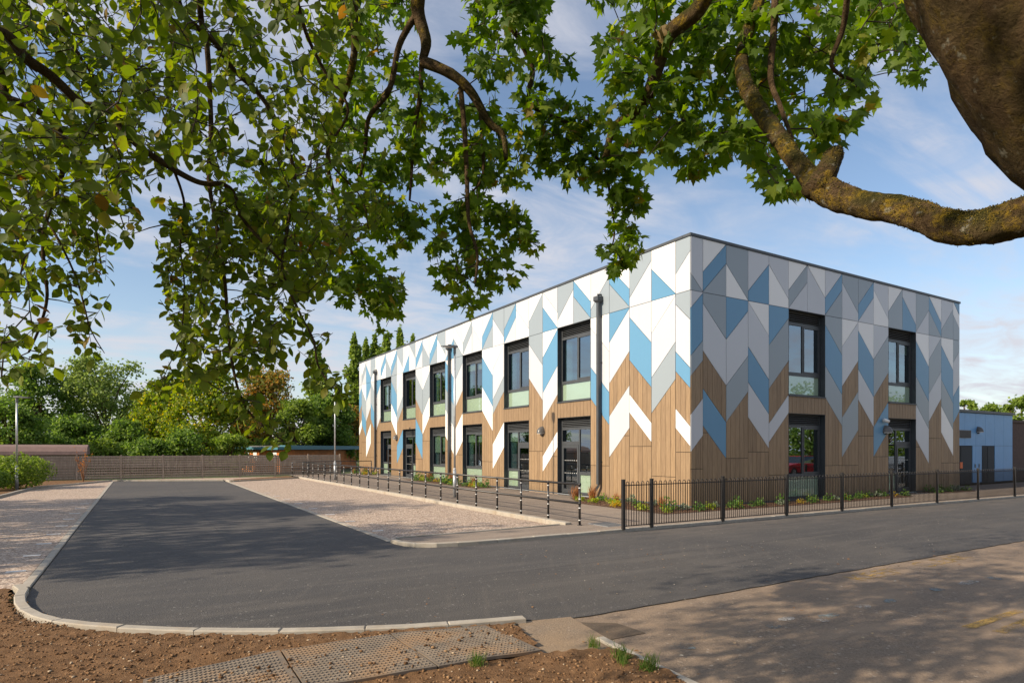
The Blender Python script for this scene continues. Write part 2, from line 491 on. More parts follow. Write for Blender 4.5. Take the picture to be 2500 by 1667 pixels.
# vegetation
def leaf_mat(name, stops, trans=0.45, rough=0.42, spots=None):
    m = Mat(name); r_ = m.rnd(); co = m.coord('World')
    c = m.ramp(r_, stops)
    if spots: c = m.mix(m.mrange(m.noise(co, 38, 3), 0.63, 0.72, 0, 0.75), c, spots)
    m.color(c); m.set(Roughness=rough + .1); m.b.inputs['Specular IOR Level'].default_value = 0.22
    tl = m.n('ShaderNodeBsdfTranslucent')
    h = m.n('ShaderNodeHueSaturation'); h.inputs['Saturation'].default_value = 1.12; h.inputs['Value'].default_value = 2.3; m.l(c, h.inputs['Color']); m.l(h.outputs[0], tl.inputs[0])
    mx = m.n('ShaderNodeMixShader'); mx.inputs[0].default_value = trans
    m.l(m.b.outputs[0], mx.inputs[1]); m.l(tl.outputs[0], mx.inputs[2]); m.l(mx.outputs[0], m.out.inputs[0])
    return m.m
OVAL = leaf_mat('oval_leaf', [(0, (0.068, 0.101, 0.012)), (0.5, (0.105, 0.144, 0.018)), (0.93, (0.161, 0.193, 0.022)), (0.975, (0.209, 0.193, 0.026)), (1, (0.193, 0.087, 0.026))], 0.5, 0.42, (0.13, 0.06, 0.02))
MAPLE = leaf_mat('maple_leaf', [(0, (0.063, 0.108, 0.013)), (0.5, (0.099, 0.157, 0.018)), (0.9, (0.152, 0.211, 0.024)), (0.98, (0.197, 0.197, 0.027)), (1, (0.197, 0.116, 0.027))], 0.5, 0.42)
def bark(name, moss, lich=0.85):
    m = Mat(name); co = m.coord('World')
    a = m.noise(co, 14, 8, 0.68, 0.6); b = m.noise(co, 55, 6, 0.7); d = m.noise(co, 5.5, 5, 0.6)
    c = m.ramp(a, [(0.3, (0.045, 0.028, 0.014)), (0.55, (0.130, 0.084, 0.044)), (0.8, (0.24, 0.160, 0.088))])
    if moss:
        gm = m.n('ShaderNodeNewGeometry'); sp = m.n('ShaderNodeSeparateXYZ'); m.l(gm.outputs['Normal'], sp.inputs[0])
        up = m.mrange(sp.outputs[2], -0.5, 0.7, 0.25, 1.0)
        c = m.mix(m.math('MULTIPLY', m.mrange(d, 0.42, 0.58), up), c, m.ramp(b, [(0.3, (0.030, 0.034, 0.010)), (0.7, (0.105, 0.095, 0.022))]))
        li = m.math('MULTIPLY', m.mrange(m.noise(co, 9, 6, 0.7), 0.50, 0.62), m.mrange(b, 0.38, 0.55))
        c = m.mix(m.math('MULTIPLY', li, lich), c, (0.36, 0.235, 0.020))
        c = m.mix(m.math('MULTIPLY', m.mrange(m.noise(co, 17, 5), 0.62, 0.70), 0.7), c, (0.34, 0.32, 0.25))
    m.color(c); m.set(Roughness=0.95); m.b.inputs['Specular IOR Level'].default_value = 0.1
    m.bump(m.math('ADD', a, m.math('MULTIPLY', b, 0.8)), 1.0, 0.05)
    return m.m
BARKM = bark('mossy_bark', True)
BARKD = bark('dark_bark', False)
BARKT = bark('trunk_bark', True, 0.22)
TWIG = plain('twig_bark', (0.040, 0.026, 0.016), 0.9, 0.3, 30)

# ------------------------------------------------------------------ ground
def sheet(name, poly, z, mat, label=None, cat=None, kind='structure'):
    bm = bmesh.new()
    vs = [bm.verts.new((x, y, z)) for x, y in poly]
    f = bm.faces.new(vs); bm.normal_update()
    if f.normal.z < 0 or sum(poly[i][0] * poly[(i + 1) % len(poly)][1] - poly[(i + 1) % len(poly)][0] * poly[i][1] for i in range(len(poly))) < 0:
        bmesh.ops.reverse_faces(bm, faces=[f])
    bmesh.ops.triangulate(bm, faces=bm.faces[:])
    me = bpy.data.meshes.new(name); bm.to_mesh(me); bm.free()
    o = link(name, me, None, mat)
    return tag(o, label, cat, None, kind)
sheet('ground', [(-700, -500), (800, -500), (800, 900), (-700, 900)], -0.06, GRASSG, 'rough grass and bare ground running out to the trees', 'ground')
KERB_IN = [(-16.90, -3.35), (-16.88, -3.95), (-16.82, -4.40), (-16.68, -4.96), (-16.50, -5.38), (-16.24, -5.80), (-15.86, -6.18),
           (-15.48, -6.51), (-14.93, -6.93), (-14.38, -7.28), (-13.80, -7.57), (-13.02, -7.91), (-12.36, -8.11), (-11.74, -8.27)]
edge = [(-11.62, -8.32), (-11.2, -8.47)]
x = -11.0
while x < 70:
    edge.append((x, -8.5 - 0.010 * (x + 11) + random.uniform(-0.018, 0.018)))
    x += 0.23 if x < 2 else 4
PKERB = [(-10.98, -1.72), (-10.97, -2.05), (-10.90, -2.38), (-10.74, -2.62), (-10.52, -2.78), (-10.2, -2.88), (-9.6, -2.95), (-7.1, -3.03), (-4.3, -3.06), (-1.7, -3.10), (3.9, -3.16), (15.75, -3.45), (40, -4.1), (70, -5)]
road_poly = [(-16.92, 31.2)] + KERB_IN + edge + list(reversed(PKERB)) + [(-10.98, 27.6), (-11.05, 28.2)]
sheet('road', road_poly, 0.0, ROADM, 'smooth dark new asphalt of the car park aisle and access road', 'road')
sheet('old_tarmac', [(p[0], p[1] + 0.05) for p in edge[1:]] + [(70, -60), (-11.7, -60), (-11.6, -12), (-11.5, -10.6), (-11.40, -9.35)], -0.012, OLDM,
      'worn brown tarmac with faded paint in the dappled foreground', 'tarmac')
sheet('worn_slab', [(-11.86, -8.30), (-11.18, -8.44), (-11.34, -9.30), (-11.42, -9.7), (-12.22, -9.42)], 0.004, SLABM, 'buff worn slab between the ribbed mats and the old tarmac', 'slab')
sheet('tarmac_patch', [(-11.26, -8.62), (-10.86, -8.90), (-10.84, -9.36), (-11.32, -9.34)], -0.006, asphalt('patch_tarmac', (0.11, 0.082, 0.058), (0.26, 0.21, 0.16), (0.18, 0.125, 0.08), 1.2, 0.92, 0.5, 200),
      'dark tarmac repair patch at the kerb corner', 'patch')
sheet('gravel_bay', [(-17.06, -3.2), (-17.06, 31.0), (-18.6, 27.6), (-19.9, 25.6), (-20.2, 21), (-20.4, 17.2), (-21.2, 10), (-24, -3.2)], 0.006, GRAVEL,
      'pink gravel parking bay left of the asphalt aisle', 'gravel')
sheet('gravel_bay', [(-10.84, -1.5), (-6.26, -1.35), (-6.26, 29.0), (-10.84, 26.4)], 0.006, GRAVEL,
      'pink gravel parking bay between the aisle and the handrail', 'gravel')
sheet('gravel_strip', [(-16.92, 31.36), (-11.05, 28.36), (-10.9, 29.2), (-6.2, 33.2), (-6.2, 33.5), (-20, 33.5)], -0.02, GRAVEL,
      'pale gravel strip along the foot of the timber fence', 'gravel')
sheet('verge', [(-10.84, 26.56), (-6.3, 29.1), (-6.3, 32.6), (-10.3, 29.2)], 0.05, SOIL, 'narrow soil verge at the far end of the gravel bay', 'verge')
sheet('soil_bed', [(-17.0, 31.6), (-18.6, 27.8), (-20.05, 25.7), (-20.4, 21), (-20.6, 17.2), (-21.5, 10), (-24.3, -3), (-34, -3), (-30, 33.4), (-19, 33.4)], 0.03, SOIL,
      'bare soil bed with shrub and sapling before the fence', 'soil')
sheet('footpath', [(-10.75, -1.62), (-10.82, -2.1), (-10.72, -2.42), (-10.48, -2.64), (-10.1, -2.74), (-7.1, -2.90), (-1.7, -2.98), (3.9, -3.03), (15.75, -3.3), (40, -4), (70, -4.8), (70, 1.2), (19, 1.2), (19, -0.2), (-0.2, -0.2),
      (-0.2, 34.5), (-6.04, 34.5), (-6.04, -1.5)], 0.06, PATHM, 'brown grey tarmac footpath round the school building', 'footpath')
BEDS = [[(-2.15, 3.2), (-2.2, -1.05), (4.8, -1.3), (4.85, -0.02), (-0.02, -0.02), (-0.02, 5.3), (-1.0, 5.3)],
        [(-1.35, 12.6), (-1.2, 22.8), (-0.02, 22.8), (-0.02, 12.6)], [(-1.2, 30.8), (-1.0, 35), (-0.02, 35), (-0.02, 30.8)],
        [(4.95, -0.02), (4.95, -1.32), (11.4, -1.35), (11.9, -0.9), (11.9, -0.02)], [(14.4, -0.02), (14.6, -1.0), (17.5, -1.1), (18.3, -0.5), (18.3, -0.02)]]
BL = ['bark mulch planting bed wrapping the near corner of the school', 'bark mulch bed along the middle of the sunlit facade', 'bark mulch bed at the far end of the sunlit facade',
      'bark mulch bed under the ground floor window of the shaded front', 'bark mulch bed near the blue annex']
for p, lb in zip(BEDS, BL):
    sheet('planting_bed', p, 0.072, MULCH, lb, 'planting bed')

def kerb(label, pts, width, z0, z1, L=0.915, bevel=0.012):
    """stones laid along a polyline; width to the left of travel is positive"""
    root = tag(empty('kerb'), label, 'kerb', None, 'structure')
    P = [Vector(p) for p in pts]
    seg = [0.0]
    for a, b in zip(P, P[1:]): seg.append(seg[-1] + (b - a).length)
    tot = seg[-1]; n = max(1, round(tot / L))
    def pos(s):
        for i in range(len(P) - 1):
            if s <= seg[i + 1] + 1e-9:
                t = (s - seg[i]) / (seg[i + 1] - seg[i]); return P[i].lerp(P[i + 1], t)
        return P[-1]
    def nor(s):
        d = (pos(min(tot, s + 0.05)) - pos(max(0, s - 0.05))).normalized()
        return Vector((-d.y, d.x))
    for i in range(n):
        s0 = tot * i / n + 0.004; s1 = tot * (i + 1) / n - 0.004
        bm = bmesh.new()
        k = 3; rows = []
        h = z1 + random.uniform(-0.004, 0.004)
        for j in range(k):
            s = s0 + (s1 - s0) * j / (k - 1)
            p = pos(s); q = nor(s) * width
            rows.append([bm.verts.new((p.x, p.y, z0)), bm.verts.new((p.x, p.y, h)), bm.verts.new((p.x + q.x, p.y + q.y, h)), bm.verts.new((p.x + q.x, p.y + q.y, z0))])
        for j in range(k - 1):
            a, b = rows[j], rows[j + 1]
            for e in range(4):
                bm.faces.new((a[e], a[(e + 1) % 4], b[(e + 1) % 4], b[e]))
        bm.faces.new(rows[0][::-1]); bm.faces.new(rows[-1])
        bmesh.ops.recalc_face_normals(bm, faces=bm.faces[:])
        ed = [e for e in bm.edges if abs(e.verts[0].co.z - h) < 1e-5 and abs(e.verts[1].co.z - h) < 1e-5 and len(e.link_faces) == 2 and abs(e.link_faces[0].normal.dot(e.link_faces[1].normal)) < 0.5]
        bmesh.ops.bevel(bm, geom=ed, offset=bevel, segments=1, affect='EDGES')
        me = bpy.data.meshes.new('kerb_stone'); bm.to_mesh(me); bm.free()
        link('kerb_stone', me, root, CONC)
    return root
kerb('curved raised concrete kerb between the asphalt and bare soil', [(-17.02, -3.12)] + KERB_IN, -0.125, -0.1, 0.066)
kerb('flush concrete edging left of the asphalt aisle', [(-16.93, -3.1), (-16.93, 31.2)], 0.13, -0.1, 0.014)
kerb('flush concrete edging between aisle and the right gravel bay', [(-10.97, -1.6), (-10.97, 27.5)], -0.13, -0.1, 0.014)
kerb('raised concrete kerb along the footpath below the hooped fence', PKERB[:13], 0.125, -0.1, 0.078)
kerb('pale concrete kerb under the handrail beside the gravel bay', [(-6.26, -1.6), (-6.26, 29.2)], -0.19, -0.1, 0.12)
kerb('low concrete edging at the back of the footpath by the gravel', [(-10.80, -1.56), (-6.3, -1.42)], 0.06, -0.1, 0.075)
kerb('far concrete kerb closing the aisle below the fence', [(-16.92, 31.22), (-11.05, 28.22)], 0.13, -0.1, 0.09)
kerb('concrete kerb round the far verge of the right gravel bay', [(-11.0, 27.6), (-10.86, 26.5), (-6.3, 29.0)], 0.12, -0.1, 0.10)
kerb('concrete kerb bounding the left gravel bay and soil bed', [(-24.1, -3.2), (-21.3, 10), (-20.5, 17.2), (-20.3, 21), (-20.0, 25.5), (-18.65, 27.5), (-17.0, 31.2)], 0.13, -0.1, 0.10)
kerb('weathered edging strip between grass tufts and old tarmac', [(-11.38, -9.3), (-11.46, -9.9), (-11.52, -10.6), (-11.62, -12)], -0.10, -0.1, 0.03)

# soil, displaced, with clods
SOILP = [(-17.16, -3.2), (-17.06, -3.9), (-16.98, -4.5), (-16.83, -5.05), (-16.62, -5.50), (-16.35, -5.92), (-15.95, -6.30), (-15.55, -6.64), (-15.0, -7.06), (-14.44, -7.42), (-13.85, -7.71), (-13.05, -8.05),
         (-12.40, -8.26), (-11.92, -8.36), (-12.24, -9.44), (-11.52, -9.66), (-11.62, -10.6), (-11.72, -12), (-30, -12), (-26, -3.2)]
cs = 0.055
gx = np.arange(-20, -11.4, cs); gy = np.arange(-11.6, -3.1, cs)
GX, GY = np.meshgrid(gx, gy, indexing='ij')
def hsoil(x, y):
    return 0.028 * mnoise.noise((x * 1.3, y * 1.3, 0)) + 0.022 * mnoise.noise((x * 6, y * 6, 3)) + 0.013 * mnoise.noise((x * 17, y * 17, 5))
Z = np.array([[0.035 + hsoil(a, b) for b in gy] for a in gx])
ok = inside(SOILP, GX + cs / 2, GY + cs / 2)
idx = -np.ones(GX.shape, int); V = []; F = []
I, J = np.nonzero(ok[:-1, :-1])
ids = np.arange(GX.size).reshape(GX.shape)
F = np.stack([ids[I, J], ids[I + 1, J], ids[I + 1, J + 1], ids[I, J + 1]], 1)
used, inv = np.unique(F, return_inverse=True)
V = np.stack([GX.ravel(), GY.ravel(), Z.ravel()], 1)[used]
soil = link('soil', mesh_np('soil', V, inv.reshape(F.shape), True), None, SOIL)
tag(soil, 'freshly dug brown topsoil below the curved kerb', 'soil', None, 'structure')
ico = bmesh.new(); bmesh.ops.create_icosphere(ico, subdivisions=1, radius=1)
IV = np.array([v.co for v in ico.verts]); IF = np.array([[v.index for v in f.verts] for f in ico.faces]); ico.free()
def scatter_lumps(name, n, poly, size, mat, zf, label, cat, flat=0.65, zmax=None, extra=None):
    P = np.asarray(poly); lo = P.min(0); hi = P.max(0); pts = []
    while len(pts) < n:
        q = rng.uniform(lo, hi, (n * 3, 2)); q = q[inside(poly, q[:, 0], q[:, 1])]
        pts += list(q)
    pts = np.array(pts[:n])
    if extra is not None: pts = np.concatenate([pts, extra])
    n = len(pts)
    s = size[0] + (size[1] - size[0]) * rng.random(n) ** 3.2
    sc = s[:, None, None] * rng.uniform(0.6, 1.3, (n, 1, 3)) * np.array([1, 1, flat])
    jit = 1 + rng.uniform(-0.28, 0.28, (n, len(IV), 1))
    a = rng.uniform(0, 6.28, n); ca, sa = np.cos(a), np.sin(a)
    V = IV[None] * jit * sc
    X = V[..., 0] * ca[:, None] - V[..., 1] * sa[:, None]; Y = V[..., 0] * sa[:, None] + V[..., 1] * ca[:, None]
    Zb = np.array([zf(x, y) for x, y in pts])
    V = np.stack([X + pts[:, :1], Y + pts[:, 1:], V[..., 2] + Zb[:, None] + s[:, None] * 0.2], -1)
    F = IF[None] + (np.arange(n) * len(IV))[:, None, None]
    o = link(name, mesh_np(name, V.reshape(-1, 3), F.reshape(-1, 3)), None, mat)
    return tag(o, label, cat, None, 'stuff')
VIS = [(-17.1, -3.6), (-16.2, -6.1), (-15.0, -7.15), (-13.9, -7.8), (-12.5, -8.35), (-11.95, -8.4), (-12.3, -9.5), (-11.6, -9.8), (-11.65, -11), (-16, -10.8), (-18.6, -5.5), (-18.9, -3.4)]
scatter_lumps('soil_clods', 20000, VIS, (0.003, 0.019), CLOD, lambda x, y: 0.035 + hsoil(x, y), 'crumbs and clods of earth strewn over the dug soil', 'soil clods')
PEB = plain('pale_grit', (0.45, 0.40, 0.33), 0.8, 0.3, 2)
GRIT = [(-16.5, -4.5), (-10.9, -2.3), (8, -3.3), (8, -8.3), (-11.5, -8.1), (-14, -7.2)]
scatter_lumps('grit', 260, GRIT, (0.003, 0.011), PEB, lambda x, y: 0.001, 'pale grit and crumbs scattered on the asphalt', 'grit', 0.5)
scatter_lumps('loose_gravel', 4200, [(-10.8, -1.4), (-6.3, -1.25), (-6.3, 5), (-10.8, 5)], (0.008, 0.02), GRAVEL, lambda x, y: 0.002, 'loose pink stones over the near end of the right gravel bay', 'gravel', 0.6)
scatter_lumps('mulch_chips', 1500, [(-2.1, 3.1), (-2.15, -1.0), (4.8, -1.25), (4.8, -0.05), (-0.05, -0.05), (-0.05, 5.2), (-1.0, 5.2)], (0.012, 0.035), MULCH, lambda x, y: 0.075, 'loose bark chips on the corner planting bed', 'bark chips', 0.35)

# ------------------------------------------------------------------ the school
H_TOP, H_JOINT, H_BASE = 9.04, 7.25, 0.12
W_UP = (4.0, 7.25); W_LO = (0.10, 3.35)
MOD = 1.15; RISE = 1.11 / 1.15
FRONT = ["P-7.54S|P/6.94B/5.36S/4.69T/3.42P/2.18T", "W/8.49B/7.83S|S-6.33P-4.74T-3.48B-2.23T", "S-7.83W|B/6.33P/4.74S/3.48T", "P/8.15B|W-6.67P-5.08B-3.82P-2.58T",
         "P-8.15W|B/6.33S/4.74T/3.48P/2.80T", "W/8.49S/7.83P", "W-8.49P", "P/8.49B/7.83S|S-6.33B-4.74S-3.48T", "S-8.15P|W/6.67P/5.08T/3.82S/2.23T", "S/8.49B/7.83P|W-6.33B-4.74P-3.48T",
         "P-8.15W|P/6.33S/4.74T/3.48B/2.23T", "W/8.49S", "P-8.15B", "S/7.83P|W-6.33B-4.74S-3.48P-1.89T", "W-8.49B-7.83S|P/6.67S/5.08P/3.82T", "P/8.15S|W-6.33B-4.74S-3.48W-2.23T", "B-8.78W-8.15S|S/6.44P/4.81B/3.54T"]
SIDE = ["S/8.24P|S-6.59P-4.99B-4.32T-3.06W-2.40T", "W-7.83B|W/6.67P/5.08S/3.82T", "S/8.15P|P-6.33B-4.74T-3.48W-2.80T", "W-8.49B-7.83S|B/6.67P/5.08T/3.82P/2.23T", "P/8.15S|W-6.33P-4.74B-3.48T", "W-8.49B-7.83S", "S/8.15P",
        "P-8.49W-7.83B|W/6.67B/5.08P/3.82T/2.23W/1.53T", "W/8.49S|S-6.33P-4.74T", "P-8.15W", "S/8.49B/7.83P", "S-8.15P|W/6.67P/5.08S/4.33T/2.80W/1.53T", "P/8.49B/7.83S|W-6.33B-4.74W-3.48T", "W-8.15P", "W/8.49S/7.83P",
        "P-8.49W-7.83S|S/6.33P/4.74T/3.48W/1.89T", "P/7.83B|W-6.67B-5.08S-3.82W-2.23T", "S-8.15W", "W/8.49B/7.83S", "P-8.15S|W/6.33S/4.74W/3.48T", "W/8.49B/7.83P|P-6.33S-4.74T-3.48B-1.89T", "S-8.49P", "P/8.49W/7.83B",
        "S-8.15P|W/6.67P/5.08S/4.33T/2.80B/1.53T", "W/8.49B/7.83S|S-6.33B-4.74W-3.48T", "P-8.15S", "P/8.49B/7.83W", "W-7.83P|B/6.33P/3.82T", "S/7.83W|P-6.67S-5.08B-3.82T", "P-8.15B|B/6.33P/4.74T/3.48W/1.89T",
        "W/8.49S/7.83P|W-6.33S-4.74B-3.48T", "P/7.89P|P/6.75B/5.29T/4.10W/3.41T"]
fx = [0.0] + [0.576 + MOD * 1.0009 * k for k in range(16)] + [18.48]
sx = [0.0] + [-(0.655 + MOD * 0.9995 * k) for k in range(31)] + [-35.8]
school = tag(empty('school_building'), 'two storey school clad in white grey and blue chevron panels over timber boards', 'building')
ROT_SIDE = -PI / 2
n_plank = [0]
plank_rest = MB()
def place(name, me, mat, rz, parent=school):
    o = link(name, me, parent, mat)
    o.rotation_euler = (0, 0, rz)
    return o
def add_planks(poly, rz, x0):
    xs = min(p[0] for p in poly); xe = max(p[0] for p in poly)
    k0 = math.floor((xs - x0) / 0.23 + 1e-3)
    x = x0 + k0 * 0.23
    while x < xe - 1e-3:
        a = max(x, xs); b = min(x + 0.23, xe)
        if b - a > 0.03:
            q = clip(poly, -1, 0, -(a + 0.0058)); q = q and clip(q, 1, 0, b - 0.0058)
            if q:
                dy = random.uniform(-0.0015, 0.0015)
                if n_plank[0] < 298:
                    mb = MB().prism_y(q, -0.010 + dy, 0.006)
                    place('plank', mb.mesh('plank'), TIMBER, rz); n_plank[0] += 1
                else:
                    t = MB().prism_y(q, -0.010 + dy, 0.006)
                    n = len(plank_rest.v)
                    c, s = math.cos(rz), math.sin(rz)
                    plank_rest.v += [(vx * c - vy * s, vx * s + vy * c, vz) for vx, vy, vz in t.v]
                    plank_rest.f += [tuple(n + i for i in f) for f in t.f]
        x += 0.23
JZ = [1.34, 2.55, 1.68, 1.9, 1.05, 2.1, 2.5, 1.35]
def parse(s):
    toks = []; i = 0
    cols = [s[0]]; cuts = []
    i = 1
    while i < len(s):
        d = s[i]; j = i + 1
        while s[j] in '0123456789.': j += 1
        cuts.append((d, float(s[i + 1:j]))); cols.append(s[j]); i = j + 1
    return cols, cuts
def column(s, xa, xb, rz, ci):
    w = xb - xa; h = RISE * w / 2
    parts = s.split('|')
    for bi, (txt, zt, zb) in enumerate(zip(parts, (H_TOP, H_JOINT), (H_JOINT, H_BASE))):
        cols, cuts = parse(txt)
        top = (zt, zt)
        for k, cname in enumerate(cols):
            if k < len(cuts):
                d, mz = cuts[k]
                bot = (mz - h, mz + h) if d == '/' else (mz + h, mz - h)
            else: bot = (zb, zb)
            poly = [(xa, bot[0]), (xb, bot[1]), (xb, top[1]), (xa, top[0])]
            base = [(xa, zb), (xb, zb), (xb, zt), (xa, zt)]
            # clip cut lines to the band
            q = base
            if k > 0:
                z0, z1 = top; sl = (z1 - z0) / w
                q = clip(q, -sl, 1, z0 - sl * xa)
            if q and k < len(cuts):
                z0, z1 = bot; sl = (z1 - z0) / w
                q = clip(q, sl, -1, -(z0 - sl * xa))
            top = bot
            if not q: continue
            if cname == 'T':
                last = k == len(cols) - 1
                pieces = [q]
                if last:
                    jz = JZ[ci % len(JZ)]
                    a = clip(q, 0, -1, -(jz + 0.004)); b = clip(q, 0, 1, jz - 0.004)
                    pieces = [p for p in (a, b) if p]
                for p in pieces:
                    p = inset(p, 0.005) or p
                    add_planks(p, rz, xa)
            else:
                q = inset(q, 0.009)
                if q: place('panel', MB().prism_y(q, -0.012 + random.uniform(-.002, .002), 0.004).mesh('panel'), PM[cname], rz)
def openings(cols, xs):
    return [k for k in range(len(cols) - 1) if '|' not in cols[k] and '|' not in cols[k + 1] and (k == 0 or '|' in cols[k - 1] or (k >= 2 and '|' not in cols[k - 2]))]
for k in range(len(FRONT)): column(FRONT[k], fx[k], fx[k + 1], 0, k)
for k in range(len(SIDE)): column(SIDE[k], sx[k + 1], sx[k], ROT_SIDE, k + 3)
F_OPEN = [(fx[5], fx[7]), (fx[11], fx[13])]
S_OPEN = [(sx[k + 2], sx[k]) for k in (5, 9, 13, 17, 21, 25)]
for a, b in F_OPEN: add_planks([(a + .004, 3.352), (b - .004, 3.352), (b - .004, 3.98), (a + .004, 3.98)], 0, a)
for a, b in S_OPEN: add_planks([(a + .004, 3.352), (b - .004, 3.352), (b - .004, 3.98), (a + .004, 3.98)], ROT_SIDE, a)
if plank_rest.v:
    o = plank_rest.build('timber_boarding', TIMBER, school); o['kind'] = 'stuff'
# backing walls with openings
def backing(opens, x0, x1, rz, T=0.30):
    mb = MB(); y0 = 0.012
    xs = [x0]
    for a, b in sorted(opens): xs += [a, b]
    xs.append(x1)
    for i in range(0, len(xs), 2): mb.box(xs[i], xs[i + 1], y0, T, 0.05, 9.0)
    for a, b in opens:
        mb.box(a, b, y0, T, 7.262, 9.0); mb.box(a, b, y0, T, 3.362, 3.985); mb.box(a, b, y0, T, 0.05, 0.098)
    return place('wall', mb.mesh('wall'), BACK, rz)
backing(F_OPEN, 0.02, 18.46, 0); backing(S_OPEN, -35.78, -0.32, ROT_SIDE)
MB().box(18.16, 18.46, 0.31, 35.78, 0.05, 9.0).box(0.31, 18.15, 35.48, 35.78, 0.05, 9.0).build('wall', BACK, school)
MB().box(0.31, 18.15, 0.31, 35.47, 8.75, 8.85).build('roof', ROOFM, school)
cop = MB().box(-0.045, 18.525, -0.045, 0.30, 9.045, 9.135).box(-0.045, 0.30, 0.31, 35.5, 9.045, 9.134).box(18.2, 18.525, 0.31, 35.5, 9.045, 9.133).box(-0.045, 18.525, 35.51, 35.84, 9.045, 9.135)
cop.build('coping', DARK2, school)
# rooms
MB().box(0.32, 18.1, 0.32, 35.4, 0.055, 0.11).box(0.32, 18.1, 0.32, 35.4, 3.55, 3.75).build('floor_slab', INTF, school)
MB().box(5.4, 5.5, 5.6, 35.3, 0.12, 8.7).box(0.4, 18, 5.5, 5.6, 0.12, 8.7).build('partition', INT, school)
for v0 in (8.6, 13.2, 17.8, 22.4, 27.0):
    MB().box(0.32, 5.38, v0, v0 + 0.1, 0.12, 8.7).build('partition', INT, school)
# plinth
DRIP = plain('drip_trim', (0.10, 0.115, 0.13), 0.4, 0.1)
def plinth(segs, rz):
    d = MB(); b = MB()
    for a, c in segs:
        d.box(a, c, -0.028, 0.0115, 0.075, 0.116); b.box(a, c, -0.006, 0.011, -0.1, 0.073)
    place('drip_trim', d.mesh('drip_trim'), DRIP, rz)
    place('brick_plinth', b.mesh('brick_plinth'), BRICKM, rz)
m = Mat('buff_brick'); br = m.n('ShaderNodeTexBrick'); m.l(m.coord('Object', (1, 1, 1), (PI / 2, 0, 0)), br.inputs['Vector'])
br.inputs['Color1'].default_value = (0.36, 0.22, 0.13, 1); br.inputs['Color2'].default_value = (0.45, 0.30, 0.19, 1); br.inputs['Mortar'].default_value = (0.45, 0.41, 0.35, 1)
br.inputs['Scale'].default_value = 4.4; m.color(br.outputs[0]); m.set(Roughness=0.9)
BRICKM = m.m
plinth([(0.0, fx[11]), (fx[13], 18.48)], 0)
plinth([(-35.8, S_OPEN[5][0]), (S_OPEN[5][1], S_OPEN[4][0]), (S_OPEN[4][1], S_OPEN[1][0]), (S_OPEN[1][1], S_OPEN[0][0]), (S_OPEN[0][1], -0.012)], ROT_SIDE)

